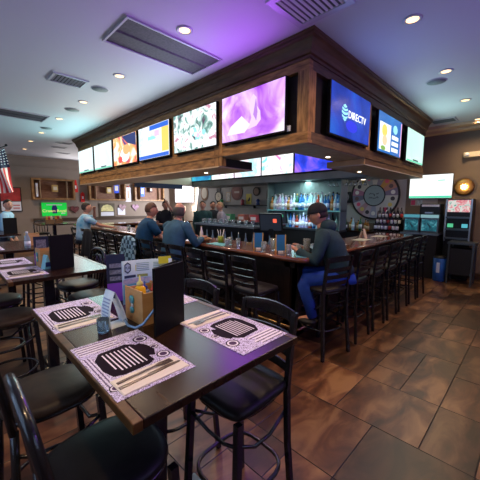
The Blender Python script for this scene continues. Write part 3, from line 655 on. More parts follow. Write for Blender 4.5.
# game cabinet
t = thing('game_cabinet', 'black arcade-style cabinet with a bright pictured header and shelves at the right edge', 'cabinet', (8.1, 1.26, 0))
MB().box(-.05, .33, -.24, .24, 0, 1.78).build('body', plastic, t)
MB().box(-.09, -.05, -.24, -.21, .85, 1.78).box(-.09, -.05, .21, .24, .85, 1.78).build('side_rail', steel, t)
hd = MB().box(-.09, -.05, -.2, .2, 1.5, 1.76).build('header_sign', screen_mat('header_picture', [(.1, .4, .3), (.8, .8, .75), (.75, .15, .2), (.85, .8, .7)], 9, .7), t)
for z in (.9, 1.1, 1.36): MB().box(-.16, -.05, -.21, .21, z, z+.035).build('shelf', dsteel, t)
MB().box(-.1, -.05, .08, .18, 1.16, 1.24).build('green_screen', glow('tiny_green', (.1, .6, .3), .7), t); MB().box(-.1, -.05, -.18, -.08, 1.16, 1.24).build('green_screen', glow('tiny_teal', (.1, .5, .6), .7), t)
t = thing('stainless_prep_table', 'dark prep table with a steel frame at the right edge of the room', 'table', (7.75, 1.2, 0)); MB().box(-.25, .2, -.35, .12, .84, .88).build('table_top', dsteel, t)
for x, y in ((-.22, -.32), (-.22, .09), (.17, -.32), (.17, .09)): MB().box(x-.015, x+.015, y-.015, y+.015, 0, .84).build('leg', dsteel, t)
MB().box(-.2, .18, -.3, .08, .2, .75).build('under_shelf_bin', dark, t)
t = thing('printed_bin', 'blue printed cylindrical bin with pale lettering on the floor by the service counter', 'bin', (7.62, 1.45, 0))
MB().lathe([(.10, 0), (.115, .02), (.125, .5), (.118, .51), (.1, .5)], seg=24).build('body', mat('bin_blue', (.02, .09, .32), .3, noise=.4, nscale=6), t)
MB().lathe([(.122, .5), (.124, .53), (.09, .56), (.02, .56)], seg=24).build('lid', plastic, t)
MB().box(-.128, -.12, -.03, .03, .2, .42).build('pale_mark', mat('bin_mark', (.45, .5, .6), .5), t)
t = thing('wall_speaker', 'black round-fronted speaker on the back wall left of the wheel', 'speaker', (8.44, 4.02, 1.72)); MB().box(-.12, 0, -.16, .16, -.02, .3, bev=.02).build('housing', plastic, t); MB().lathe([(.12, -.12), (.12, -.13), (.05, -.115)], (0, 0, .14), 24, axis='x').build('cone', mat('cone_grey', (.2, .2, .22), .5), t)
t = thing('carton', 'row of pale cartons on the sideboard left of the bottles', 'carton', (8.1, 4.05, .96)); MB().box(-.1, .15, -.02, .28, 0, .36, bev=.004).build('box_body', mat('carton_tan', (.42, .32, .16), .7), t); MB().box(-.104, -.1, .02, .24, .1, .26).build('carton_label', paper, t)
t = thing('side_shelf', 'narrow dark wall shelf along the back wall behind the cooler', 'shelf', (8.44, 7.6, 1.6)); MB().box(-.16, 0, -2.4, 2.0, 0, .03).build('board', dark, t)
for y in (-2, 0, 1.6): MB().box(-.1, 0, y, y+.03, -.1, 0).build('bracket', dark, t)

# signs and clocks on the back wall
def round_deco(name, label, cat, y, z, r, ry, mrim, mface, extra=None, x=8.44):
    t = thing(name, label, cat, (x, y, z))
    flat('y', disc(0, 0, r, 28, ry), 0, mrim, 'rim', t, .03); flat('y', disc(0, 0, r*.72, 28, ry*.72), -.0305, mface, 'face', t, .006)
    if extra: extra(t)
    return t
cream_f = mat('clock_cream', (.55, .5, .38), .5); rimwood = mat('rim_wood', (.18, .09, .04), .4); dkred = mat('dark_red', (.13, .035, .03), .5)
round_deco('oval_mirror', 'oval brown framed picture in the far corner of the back wall', 'picture', 10.66, 2.14, .26, .34, rimwood, cream_f)
def hands(t):
    MB().box(-.045, -.037, -.006, .006, 0, .1).build('hand', dark, t); MB().box(-.045, -.037, -.07, 0, -.005, .005).build('hand', dark, t)
t = round_deco('wall_clock', 'black tall-cased wall clock with a white dial', 'clock', 9.7, 1.97, .24, .24, dark, cream_f, hands)
MB().box(-.03, 0, -.12, .12, .22, .42).box(-.03, 0, -.1, .1, -.5, -.2).build('case', dark, t)
t = round_deco('round_sign', 'large round dark red sign with pale script on the back wall', 'sign', 8.6, 2.12, .31, .31, dkred, mat('dark_red_face', (.2, .06, .05), .5))
MB().box(-.04, -.0365, -.16, .12, -.03, .05).build('script_band', mat('pale_script', (.45, .35, .3), .5), t)
t = round_deco('round_sign', 'small round dark wreath sign beside the beer mug sign', 'sign', 7.55, 2.13, .17, .17, mat('wreath', (.06, .05, .04), .7), mat('wreath_face', (.25, .16, .12), .6))
t = thing('beer_mug_sign', 'tilted beer mug shaped sign on the back wall', 'sign', (8.44, 6.95, 2.06)); flat('y', [(-.1, -.2), (.14, -.26), (.2, .18), (-.02, .26), (-.08, .1)], 0, mat('mug_brown', (.06, .03, .02), .5), 'mug', t, .03); flat('y', [(-.06, -.23), (.14, -.28), (.15, -.2), (-.06, -.14)], -.031, white, 'foam', t, .006); flat('y', [(.02, -.08), (.12, -.1), (.15, .12), (.07, .15)], -.031, mat('mug_label', (.4, .36, .36), .5), 'mug_label', t, .004)
t = thing('yellow_poster', 'small yellow poster with a dark figure on the back wall', 'poster', (8.44, 7.95, 1.85)); MB().box(-.01, 0, -.14, .14, -.2, .2).build('sheet', mat('poster_yellow', (.6, .5, .08), .5), t); flat('y', [(-.08, -.08), (0, .02), (.06, .08), (.08, -.02), (.02, -.1)], -.011, dark, 'figure', t, .003)
t = thing('framed_notice', 'pale framed notice between the clock and the round red sign', 'notice', (8.44, 9.1, 1.95)); MB().box(-.015, 0, -.13, .13, -.2, .2).build('frame', cream, t); MB().box(-.018, -.015, -.1, .1, -.17, .17).build('sheet', mat('notice_sheet', (.5, .48, .42), .5, noise=.4, nscale=18), t)
for y, c_, lb in ((9.4, (.04, .35, .12), 'green'), (8.2, (.5, .08, .1), 'red'), (7.4, (.03, .08, .3), 'navy')):
    t = thing('shelf_trophy', lb+' trinket standing on the narrow shelf of the back wall', 'ornament', (8.34, y, 1.63)); MB().lathe([(.07, 0), (.08, .02), (.05, .08), (.075, .16), (.03, .22)], seg=14).build('body', mat('trinket_'+lb, c_, .4), t)
for y in (12.3, 11.5):
    t = thing('picture_frame', 'small picture frame under the glaring television, '+('left one' if y > 12 else 'right one'), 'picture', (8.44, y, 1.45)); MB().box(-.02, 0, -.13, .13, -.12, .12).build('frame', cream, t); MB().box(-.023, -.02, -.09, .09, -.08, .08).build('picture', mat('tiny_picture', (.35, .3, .3), .5, noise=.5, nscale=14), t)

# far wall decoration
def shadow_box(x0, x1, z0, z1, label, extra):
    t = thing('shadow_box_shelf', label, 'wall shelf', ((x0+x1)/2, Y1, z0)); h = (x1-x0)/2; H = z1-z0; e = .07; d = -.22
    f = MB(); f.box(-h, h, d, 0, 0, e); f.box(-h, h, d, 0, H-e, H); f.box(-h, -h+e, d, 0, e, H-e); f.box(h-e, h, d, 0, e, H-e); f.build('frame', mat('box_frame_wood', (.17, .08, .03), .4, nscale=6, alt=(.34, .19, .08)), t)
    MB().box(-h+e, h-e, -.03, -.005, e, H-e).build('back_boards', mat('box_back_wood', (.12, .05, .03), .5, nscale=6, stretch=(1, 1, 7), alt=(.24, .12, .07)), t)
    MB().box(-h+e+.2, -h+e+.21, d+.02, -.03, e, H-e).box(h-e-.21, h-e-.2, d+.02, -.03, e, H-e).build('divider', cream, t)
    return t
for x0, x1, lb in ((2.49, 3.95, 'wooden shadow box shelf on the far wall above the green sign'), (4.49, 6.07, 'wooden shadow box shelf on the far wall above the man in white and blue'), (6.5, 8.03, 'wooden shadow box shelf on the far wall behind the blue polo shirt')):
    shadow_box(x0, x1, 1.79, 2.6, lb, 0)
def mini(name, label, cat, x, z, w_, h_, c_, d=.12, y=13.42):
    t = thing(name, label, cat, (x, y, z)); MB().box(-w_/2, w_/2, -d/2, d/2, 0, h_, bev=.01).build('body', mat('m_'+name+str(int(x*10)), c_, .5), t); MB().box(-w_*.32, w_*.32, -d/2-.004, -d/2, h_*.25, h_*.75).build('front_label', mat('m_lbl', (.6, .55, .45), .5), t)
mini('wooden_plaque', 'small tan plaque inside the shadow box above the green sign', 'plaque', 3.24, 2.1, .2, .26, (.45, .3, .1))
mini('white_plate', 'white plate leaning at the left end of the first shadow box', 'plate', 2.64, 1.9, .06, .5, (.7, .7, .8))
mini('wooden_plaque', 'small tan plaque inside the second shadow box', 'plaque', 5.3, 2.1, .2, .26, (.5, .35, .12))
mini('blue_pennant', 'royal blue pennant hanging at the front of the second shadow box', 'pennant', 5.62, 2.12, .22, .42, (.03, .08, .6), .02, 13.36)
mini('blue_pennant', 'blue pennant at the left end of the third shadow box', 'pennant', 6.85, 2.0, .2, .5, (.05, .15, .6), .02, 13.36)
mini('dark_plaque', 'dark plaque inside the third shadow box', 'plaque', 7.3, 2.2, .14, .26, (.06, .02, .02))
t = thing('green_sign', 'bright green rectangular sign with yellow and white script on the far wall', 'sign', (3.22, 13.59, 1.16))
MB().box(-.43, .43, -.03, 0, 0, .52).build('panel', mat('sign_green', (.01, .45, .05), .4, emit=(.01, .6, .06), estr=.45), t)
sy_ = glow('sign_yellow', (.85, .75, .3), .8)
text('Crown Royal', .155, 'sign_lettering', sy_, t, wallM(0, -.032, .2, '-y'))
flat('x', rect(-.27, .27, .42, .455), -.0301, white, 'pale_line', t, .001); flat('x', rect(.22, .37, .09, .12), -.0301, white, 'pale_line', t, .001)
flat('x', [(-.08, .1), (.08, .1), (.1, .3), (.06, .42), (-.06, .42), (-.1, .3)], -.0301, mat('sign_navy', (.02, .02, .15), .5), 'bottle_silhouette', t, .001)
t = thing('framed_red_picture', 'dark framed red picture over a white numbered panel on the far wall', 'picture', (1.86, 13.59, 1.35))
MB().box(-.32, .32, -.03, 0, 0, .88).build('frame', dark, t); MB().box(-.29, .29, -.034, -.03, .38, .85).build('red_picture', mat('pic_red', (.35, .03, .03), .5, noise=.5, nscale=5), t); MB().box(-.29, .29, -.034, -.03, .03, .36).build('white_panel', paper, t)
text('2', .3, 'panel_lettering', red, t, wallM(-.08, -.036, .2, '-y')); flat('x', rect(.05, .25, .2, .25), -.0341, mat('pale_red', (.55, .2, .2), .5), 'faded_line', t, .001); flat('x', rect(.05, .25, .1, .15), -.0341, MATS['pale_red'], 'faded_line', t, .001)
for x, z, w_, h_, lb, a in ((4.03, 2.1, .17, .52, 'red boot shaped plaque on the far wall between two shadow boxes', 0), (4.28, 1.72, .15, .42, 'red arrow shaped plaque lower down between two shadow boxes', 1)):
    t = thing('red_plaque', lb, 'sign', (x, 13.59, z)); flat('x', [(-w_*.5, 0), (w_*.5, .02), (w_*.45, h_*.35), (w_*.2, h_), (-w_*.1, h_*.96), (-w_*.3, h_*.4)] if not a else [(-w_/2, 0), (w_/2, 0), (w_/2, h_*.8), (0, h_), (-w_/2, h_*.8)], 0, red, 'plate', t, .025)
    flat('x', rect(-.03, .03, h_*.3, h_*.55), -.026, white, 'pale_mark', t, .003)
def heart(x, z, c_, lb):
    t = thing('heart_plaque', lb, 'ornament', (x, 13.58, z)); p = []
    for i in range(28):
        a = 2*PI*i/28; p.append((.0105*16*math.sin(a)**3, .0105*(13*math.cos(a)-5*math.cos(2*a)-2*math.cos(3*a)-math.cos(4*a))))
    flat('x', p, 0, mat('heart'+str(int(x*10)), c_, .5, noise=.5, nscale=20), 'heart', t, .03)
heart(3.95, 1.42, (.14, .04, .04), 'dark red heart plaque beside the green sign'); heart(5.95, 1.5, (.35, .22, .25), 'heart plaque with stripes, nearer the pale arched poster'); heart(6.57, 1.5, (.35, .2, .28), 'heart plaque with stripes, nearer the man in the blue polo')
t = thing('arched_poster', 'framed poster with a pale yellow arch on the far wall', 'poster', (5.26, 13.59, 1.07)); MB().box(-.33, .33, -.03, 0, 0, .6).build('frame', mat('poster_dark', (.10, .08, .05), .5), t)
flat('x', [(-.27, .25), (.27, .25), (.26, .38), (.17, .5), (0, .55), (-.17, .5), (-.26, .38)], -.031, mat('poster_arch', (.6, .55, .25), .5, noise=.35, nscale=9), 'arch', t, .003); flat('x', rect(-.28, .28, .05, .22), -.031, paper, 'caption_panel', t, .003)
t = thing('white_scroll', 'long white paper scroll hanging on the far wall', 'poster', (6.25, 13.58, 1.75)); MB().box(-.14, .14, -.01, 0, 0, .65).build('sheet', paper, t); MB().box(-.03, .03, -.014, -.01, .15, .5).build('pale_column', cream, t); MB().lathe([(.04, 0), (.04, .03)], (0, -.02, .68), 12).build('hanger', red, t)
# framed picture board right of arched poster
t = thing('white_board', 'plain white notice board on the far wall', 'notice board', (5.9, 13.59, 1.05)); MB().box(-.17, .17, -.02, 0, .1, .42).build('board', paper, t); MB().box(-.19, .19, -.015, 0, .08, .1).build('ledge', cream, t)

# american flag on a pole from the left wall
def flag():
    t = thing('american_flag', 'stars and stripes flag hanging from a slanted pole high on the left', 'flag', (1.2, 9.0, 2.95))
    MB().tube([(-2.17, .1, -1.04), (.02, 0, .03)], .014, 8).build('pole', dark, t); MB().ell((.03, 0, .05), .03).build('finial', dark, t)
    # cloth: u along the pole (hoist), v down; gathers into folds
    def P(u, v, off=0):   # u 0..1 from the tip to the lower left, v 0..1 down
        x = -.02-.42*u+.16*v*(1-.5*u)+.025*math.sin(9*u+5*v); z = -.02-.25*u-(.9-.15*u)*v*1.12
        y = .07*math.sin(u*14+v*2.0)*(.3+v)+off
        return (x, y, z)
    nu, nv = 26, 26; vs = []; fs = []; ms = []
    for side in (0, 1):
        for i in range(nu+1):
            for j in range(nv+1): vs.append(P(i/nu, j/nv, .003*side))
    N = (nu+1)*(nv+1)
    for side in (0, 1):
        for i in range(nu):
            for j in range(nv):
                a = side*N+i*(nv+1)+j; fs.append([a, a+1, a+nv+2, a+nv+1])
                ms.append(2 if (j < nv*.40 and i < nu*.54) else (0 if (i*13//nu) % 2 == 0 else 1))
    mb = MB(); mb.v = vs; mb.f = fs; mb.m = ms; mb.sm = [True]*len(fs)
    cl = mb.build('flag_cloth', [mat('flag_red', (.55, .03, .035), .7), mat('flag_white', (.7, .66, .62), .7), mat('flag_navy', (.015, .02, .05), .7)], t)
    st = MB()
    for i in range(5):
        for j in range(6):
            p = P(.04+i*.1, .03+j*.062, -.004); st.box(p[0]-.012, p[0]+.012, p[1]-.012, p[1]-.008, p[2]-.012, p[2]+.012)
    st.build('stars', mat('star_white', (.7, .7, .7), .7), cl)
flag()

# ------------------------------------------------------------------ tables
def table(x, y, label, W=.75, D=1.21, group=None):
    """x, y: the corner nearest the camera side"""
    t = thing('pub_table', label, 'table', (x+W/2, y+D/2, 0), 0, group); a, b = W/2, D/2
    MB().box(-a+.03, a-.03, -b, b, 1.04, 1.07, bev=.003).build('table_top', table_m, t)
    for q in (-a, a-.03): MB().box(q, q+.03, -b, b, 1.038, 1.0702, bev=.003).build('edge_plank', table_e, t)
    MB().box(-.042, .042, -.042, .042, .03, 1.027, bev=.004).build('column', black, t)
    MB().box(-.2, .2, -.3, .3, 1.026, 1.04).build('mounting_plate', black, t)
    f = MB(); f.box(-.28, .28, -.04, .04, .012, .032, bev=.004); f.box(-.04, .04, -.32, .32, .012, .034, bev=.004)
    for sx, sy in ((-.26, 0), (.26, 0), (0, -.3), (0, .3)): f.lathe([(.022, 0), (.024, .012)], (sx, sy, 0), 10)
    f.build('cross_base', black, t)
    return t
table(.31, .70, 'dark wooden high pub table in the foreground set with three placemats')
table(.31, 2.68, 'dark wooden high pub table, second in the row, holding one tall black menu')
table(.25, 4.48, 'dark wooden high pub table, third in the row, holding a clear bottle')
table(.31, 6.9, 'dark high pub table, fourth in the row toward the far wall')
table(1.9, 9.6, 'dark high pub table in the distance below the green sign', .9, .9)

# ------------------------------------------------------------------ stools
def sring(a, b, z, n=28, p=3.0, cx=0):
    R = []
    for k in range(n):
        t = 2*PI*k/n; c, s_ = math.cos(t), math.sin(t)
        R.append((cx+a*math.copysign(abs(c)**(2/p), c), b*math.copysign(abs(s_)**(2/p), s_)*(1-.10*c*0-.08*(1-c)/2), z))
    return R
def cushion(prof, n=28, p=3.0):
    vs = []; fs = []
    for a, b, z in prof: vs += sring(a, b, z, n, p)
    for i in range(len(prof)-1):
        for k in range(n): l = (k+1) % n; fs.append([i*n+k, i*n+l, (i+1)*n+l, (i+1)*n+k])
    fs += [list(range(n))[::-1], [(len(prof)-1)*n+k for k in range(n)]]
    return MB().add(vs, fs, 0, True)
def stool(label, kind, seat_mat, loc, rotz, group):
    t = thing('bar_stool', label, 'bar stool', loc, rotz, group)
    cushion([(.150, .15, .715), (.198, .19, .72), (.206, .197, .735), (.200, .192, .755), (.17, .165, .768), (.08, .08, .772)], p=5.5 if kind == 'ladder' else 2.6).build('seat', seat_mat, t)
    cushion([(.19, .182, .700), (.192, .184, .716)]).build('seat_frame', black, t)
    for s_ in (-1, 1):
        MB().bar((.17, s_*.165, .705), (.205, s_*.185, 0), .03).build('leg', black, t)
        if kind == 'ladder':
            MB().tube([(-.215, s_*.19, 0), (-.185, s_*.172, .42), (-.175, s_*.168, .72), (-.195, s_*.170, .92), (-.225, s_*.172, 1.10)], .019, 4).build('leg', black, t)
        else:
            MB().tube([(-.215, s_*.19, 0), (-.185, s_*.172, .42), (-.175, s_*.168, .71)], .0165, 6).build('leg', black, t)
    if kind == 'ladder':
        def slat(z, h, d, nm):
            mb = MB(); n = 8; vs = []; fs = []
            for i in range(n+1):
                q = -1+2*i/n; x = -.17-(z-.72)*.135-d*(1-q*q); y = q*.172
                for zz in (z, z+h):
                    for xx in (x-.006, x+.006): vs.append((xx-(.02 if zz > z else 0)*.3, y, zz+.012*(1-q*q)*(1 if nm == 'top_rail' else .3)))
            for i in range(n):
                o = i*4
                for p_, q_ in ((0, 1), (1, 3), (3, 2), (2, 0)): fs.append([o+p_, o+q_, o+4+q_, o+4+p_])
            fs += [[0, 1, 3, 2], [n*4, n*4+2, n*4+3, n*4+1]]
            mb.add(vs, fs, 0, False).build(nm, black, t)
        for z in (.795, .87, .945): slat(z, .042, .03, 'slat')
        slat(1.045, .062, .032, 'top_rail')
    else:
        pts = [(-.178, -.168, .70), (-.20, -.178, .88), (-.225, -.175, 1.02), (-.235, -.14, 1.085), (-.24, -.07, 1.115), (-.24, 0, 1.12), (-.24, .07, 1.115), (-.235, .14, 1.085), (-.225, .175, 1.02), (-.20, .178, .88), (-.178, .168, .70)]
        MB().tube(pts, .0165, 10).build('back_hoop', black, t)
        pts = [(-.178, -.10, .70), (-.205, -.105, .88), (-.228, -.09, 1.0), (-.236, -.04, 1.045), (-.237, .04, 1.045), (-.228, .09, 1.0), (-.205, .105, .88), (-.178, .10, .70)]
        MB().tube(pts, .011, 8).build('inner_hoop', black, t)
        for y in (-.035, .035): MB().tube([(-.18, y, .70), (-.21, y, .88), (-.235, y, 1.045)], .009, 6).build('spindle', black, t)
    ring = []
    for i in range(24):
        a = 2*PI*i/24; ring.append((.192*math.cos(a) if kind != 'ladder' else math.copysign(abs(math.cos(a))**.6, math.cos(a))*.188, .178*math.copysign(abs(math.sin(a))**(1 if kind != 'ladder' else .6), math.sin(a)), .30))
    MB().tube(ring, .011, 6, closed=True).build('footrest_ring', black, t)
    up = MB()
    for i in range(13):
        pass
    arc = [(.17, -.165, .60), (.05, -.155, .52), (-.06, -.155, .52), (-.18, -.165, .60)]
    for s_ in (-1, 1): up.tube([(x, y*s_, z) for x, y, z in arc], .009, 6)
    up.tube([(.178, -.165, .60), (.155, -.06, .54), (.155, .06, .54), (.178, .165, .60)], .009, 6)
    up.build('side_brace', black, t)
    return t
G1 = 'bar stools around the foreground table'
lad = stool('black stool under the right side of the foreground table, seat in full view', 'ladder', vinyl, (1.0, 1.0, 0), PI, G1)
dup(lad, (1.0, 1.60, 0), PI, 'black stool behind the tall menu of the foreground table, only its back showing')
hoop = stool('rounded-back black bar stool at the very front left corner', 'hoop', vinyl, (.35, 1.02, 0), 0, G1)
hoop2 = stool('rounded-back stool with brown seat, second along the foreground table', 'hoop', vinyl_b, (.31, 1.62, 0), .05, G1)
G2 = 'bar stools around the second table'
dup(hoop2, (.30, 2.93, 0), 0, 'brown-seated stool at the left edge, nearer of two at the second table', G2)
dup(hoop2, (.30, 3.5, 0), 0, 'brown-seated stool at the left edge, farther of two at the second table', G2)
dup(hoop, (1.0, 3.05, 0), PI, 'rounded-back black stool under the right side of the second table, nearer one', G2)
dup(hoop, (1.05, 3.62, 0), PI+.1, 'rounded-back black stool at the far right of the second table', G2)
dup(hoop, (.22, 4.8, 0), 0, 'black stool at the left side of the third table', 'stools at the third table'); dup(hoop, (.98, 4.85, 0), PI, 'rounded-back stool on the right of the third table', 'stools at the third table')
dup(hoop, (1.02, 5.4, 0), PI, 'rounded-back stool farther along the right of the third table', 'stools at the third table')
dup(hoop, (2.9, 9.7, 0), PI-.3, 'dark stool beside the distant table below the green sign', 'stools at the distant table'); dup(hoop, (2.2, 10.8, 0), -PI/2, 'dark stool behind the distant table below the green sign', 'stools at the distant table')
GB = 'ladder-back stools along the long side of the bar'
LB = [(2.12, 'nearest the bar corner'), (2.56, 'second from the bar corner'), (2.97, 'third from the bar corner'), (3.36, 'fourth from the bar corner'), (3.74, 'under the bald man in denim'), (4.17, 'between the two men'), (4.6, 'hung with a checked jacket'),
      (5.05, 'just beyond the checked jacket'), (5.5, 'second beyond the checked jacket'), (5.95, 'third beyond the checked jacket'), (6.45, 'hung with a black jacket'), (6.95, 'under the man in white and blue'), (7.55, 'beyond the man in white and blue')]
for y, lb in LB: dup(lad, (2.37, y, 0), 0, 'ladder-back stool on the long bar side, '+lb, GB)
GR = 'ladder-back stools along the short side of the bar'
tw = dup(lad, (2.97, 1.66, 0), 1.36, 'black ladder-back stool at the bar corner, under the person in the cap', GR, (1.06, 1.1, 1))
for x, lb in zip((3.56, 4.08, 4.6, 5.1, 5.6, 6.1), ('next after the man in the cap', 'second after the man in the cap', 'third after the man in the cap', 'fourth after the man in the cap', 'second from the far end', 'at the far end')):
    dup(lad, (x, 1.63, 0), PI/2, 'ladder-back stool on the short bar side, '+lb, GR)

# ------------------------------------------------------------------ placemats and cutlery
pm_base = mat('placemat_lilac', (.66, .58, .74), .55, nscale=42, alt=(.30, .22, .36)); pm_dark = mat('placemat_ink', (.015, .008, .015), .8, spec=.08); pm_ink2 = mat('placemat_stripe', (.09, .05, .11), .8, spec=.1); pm_w = mat('placemat_white', (.85, .80, .88), .7)
def doodle():
    m = pm_base; nt = m.node_tree; b = nt.nodes['Principled BSDF']; N = nt.nodes.new; tc = N('ShaderNodeTexCoord'); wv = N('ShaderNodeTexWave'); wv.wave_type = 'RINGS'
    wv.inputs['Scale'].default_value = 22; wv.inputs['Distortion'].default_value = 18; wv.inputs['Detail'].default_value = 2; wv.inputs['Detail Scale'].default_value = 3
    rp = N('ShaderNodeValToRGB'); cr = rp.color_ramp; cr.elements[0].position = .12; cr.elements[0].color = (.13, .08, .18, 1); cr.elements[1].position = .4; cr.elements[1].color = (.78, .72, .96, 1)
    nt.links.new(tc.outputs['Object'], wv.inputs['Vector']); nt.links.new(wv.outputs['Fac'], rp.inputs[0]); nt.links.new(rp.outputs[0], b.inputs['Base Color'])
doodle()
def placemat_mb():
    mb = MB(); hx, hy = .14, .22
    mb.box(-hx, hx, -hy, hy, 0, .0012, 0)
    def q(poly, mi, d): mb.prism(poly, lambda u, v, dd: (u, v, dd), .0012, .0012+d, mi)
    q(rect(-hx+.006, hx-.006, -hy+.006, hy-.006), 0, .0001)
    for i in range(4):   # flag stripes at one end
        y = .205-i*.02; q(rect(-.132, .005+.02*(i % 2), y-.016, y-.005), 3, .0003); q(rect(-.132, .005+.02*(i % 2), y-.005, y), 2, .0003)
    body = [(-.095, -.085), (-.108, -.03), (-.104, .06), (-.075, .105), (.03, .115), (.06, .09), (.06, -.075), (.03, -.092), (-.06, -.098)]
    q(body, 1, .0004)
    for i in range(8):   # printed lines
        x = -.072+i*.015; q(rect(x, x+.0055, -.065+(.02 if i == 0 else 0), .085), 3, .0005)
    q([(.055, -.03), (.08, -.045), (.10, .0), (.095, .05), (.078, .085), (.055, .08)], 1, .0004)
    for cx, cy, r in ((.105, -.06, .026), (.1, .12, .03), (.108, .02, .018), (-.115, -.15, .02)):
        q(disc(cx, cy, r, 16), 1, .0002); q(disc(cx, cy, r*.8, 16), 3, .0003); q(disc(cx, cy, r*.55, 14), 2, .0004)
    for i in range(5): q(rect(-.135+i*.006, -.132+i*.006, -.14, .1), 2 if i % 2 else 3, .00015)
    for i in range(3): q(rect(.06+i*.02, .068+i*.02, -.2, -.11), 2, .0002)
    return mb
pm0 = placemat_mb().build('placemat', [pm_base, pm_dark, pm_ink2, pm_w], None)
tag(pm0, 'printed lilac paper placemat nearest the camera with fork and knife laid on it', 'placemat', 'printed placemats'); pm0.location = (.458, 1.035, 1.0705)
PM = [(.455, 1.68, 0, 'printed lilac placemat at the left end of the foreground table, behind the near one'), (.912, .97, PI, 'printed lilac placemat on the right side of the foreground table'), (.912, 1.62, PI, 'printed placemat hidden behind the tall black menu on the foreground table'),
      (.455, 3.02, 0, 'printed placemat on the second table, nearest the camera'), (.455, 3.62, 0, 'printed placemat on the second table, farther back'), (.395, 4.85, 0, 'printed placemat on the third table, nearer one'), (.395, 5.4, 0, 'printed placemat on the third table, farther one')]
for x, y, r, lb in PM:
    o = pm0.copy(); COL.objects.link(o); o.location = (x, y, 1.0705); o.rotation_euler.z = r; o['label'] = lb
nap = mat('napkin_paper', (.85, .78, .66), .7); cut = mat('cutlery_steel', (.16, .13, .12), .3, metal=.85)
def napkin_mb():
    mb = MB(); mb.box(-.12, .12, -.055, .045, 0, .002); mb.box(-.117, .118, -.054, .041, .002, .0035); return mb
def fork_mb():
    mb = MB(); vs = [(-.105, .006), (-.06, .0045), (.03, .003), (.045, .008), (.06, .0125), (.09, .012)]
    mb.prism([(x, w_) for x, w_ in vs[:5]]+[(x, -w_) for x, w_ in vs[:5][::-1]], lambda u, v, d: (u, v, d+.004*max(0, math.sin((u+.1)*15))), 0, .0022)
    for k in range(4): y = -.0105+k*.007; mb.box(.06, .098, y-.0017, y+.0017, .001, .003)
    return mb
def knife_mb(): return MB().prism([(-.115, .007), (-.02, .0055), (-.01, .009), (.07, .0095), (.11, .003), (.112, -.004), (-.01, -.007), (-.02, -.0055), (-.115, -.007)], lambda u, v, d: (u, v, d), 0, .0025)
def setting(x, y, r, where, proto=None):
    c, s_ = math.cos(r), math.sin(r)
    out = []
    for i, (nm, mk, m_, dx, dy, dz, rr) in enumerate((('napkin', napkin_mb, nap, 0, 0, 0, .02), ('fork', fork_mb, cut, -.005, .016, .0036, .05), ('table_knife', knife_mb, cut, .0, -.012, .0036, .06))):
        if proto: o = proto[i].copy(); COL.objects.link(o)
        else: o = mk().build(nm, m_, None)
        o.location = (x+c*dx-s_*dy, y+s_*dx+c*dy, 1.0722+dz); o.rotation_euler.z = r+rr
        tag(o, {'napkin': 'folded cream paper napkin', 'fork': 'steel fork', 'table_knife': 'steel table knife'}[nm]+' on '+where, {'napkin': 'napkin', 'fork': 'fork', 'table_knife': 'knife'}[nm], 'place settings'); out.append(o)
    return out
s0 = setting(.462, .885, 0, 'the placemat nearest the camera')
setting(.455, 1.525, 0, 'the placemat at the left end of the foreground table', s0)
setting(.90, 1.125, PI, 'the placemat on the right side of the foreground table', s0)
setting(.455, 2.87, 0, 'the nearest placemat of the second table', s0)

# ------------------------------------------------------------------ table top things
ZT = 1.0705
cardb = mat('caddy_plywood', (.46, .24, .085), .5, nscale=5, stretch=(1, 1, 5), alt=(.58, .33, .13))
def caddy(x, y, rz, label):
    t = thing('condiment_caddy', label, 'caddy', (x, y, ZT), rz); a, b, H = .072, .085, .165
    MB().box(-a, a, -b, b, 0, .008).build('base', cardb, t)
    for q in (-a, a-.006): MB().box(q, q+.006, -b, b, .008, H).build('side_panel', cardb, t)
    for q in (-b, b-.006): MB().box(-a+.006, a-.006, q, q+.006, .008, H-.01).build('end_panel', cardb, t)
    op = MB(); op.box(-a-.004, -a, -.012+.01, .012+.01, .05, .12, bev=.0015); op.lathe([(.02, -.008), (.022, -.004), (.02, 0)], (0, 0, 0), 12, axis='x', M=Matrix.Translation((-a, .01, .11))); op.lathe([(.016, -.008), (.018, -.004), (.016, 0)], (0, 0, 0), 12, axis='x', M=Matrix.Translation((-a, .01, .06)))
    o = op.build('bottle_opener', mat('opener_teal', (.10, .38, .45), .3, metal=.4), t); MB().box(-a-.012, -a-.008, -.012, .002, .08, .094).build('opener_badge', paper, o)
    return t
def squeeze(x, y, z, c_, label, h=.14, capc=(.75, .7, .25)):
    t = thing('squeeze_bottle', label, 'bottle', (x, y, z))
    MB().lathe([(.025, 0), (.029, .006), (.029, h*.6), (.025, h*.74), (.015, h*.8)], seg=16).build('body', mat('sq_'+label[:6], c_, .35), t)
    MB().lathe([(.015, h*.79), (.015, h*.88), (.006, h*.92), (.003, h*1.05)], seg=12).build('nozzle', mat('noz_'+label[:6], capc, .4), t)
    return t
caddy(.70, 1.355, .03, 'open plywood condiment caddy on the foreground table holding a mustard bottle')
squeeze(.675, 1.375, ZT+.008, (.85, .5, .01), 'yellow mustard squeeze bottle standing in the plywood caddy', .2)
squeeze(.745, 1.375, ZT+.008, (.35, .45, .5), 'clear and red sauce bottle in the caddy behind the mustard', .15, (.5, .1, .1))
squeeze(.755, 1.31, ZT+.008, (.45, .03, .03), 'red sauce bottle in the caddy, closest to the tall menu', .14, (.6, .1, .1))
squeeze(.715, 1.405, ZT+.008, (.12, .2, .5), 'blue capped bottle at the back of the caddy', .16, (.02, .05, .3))
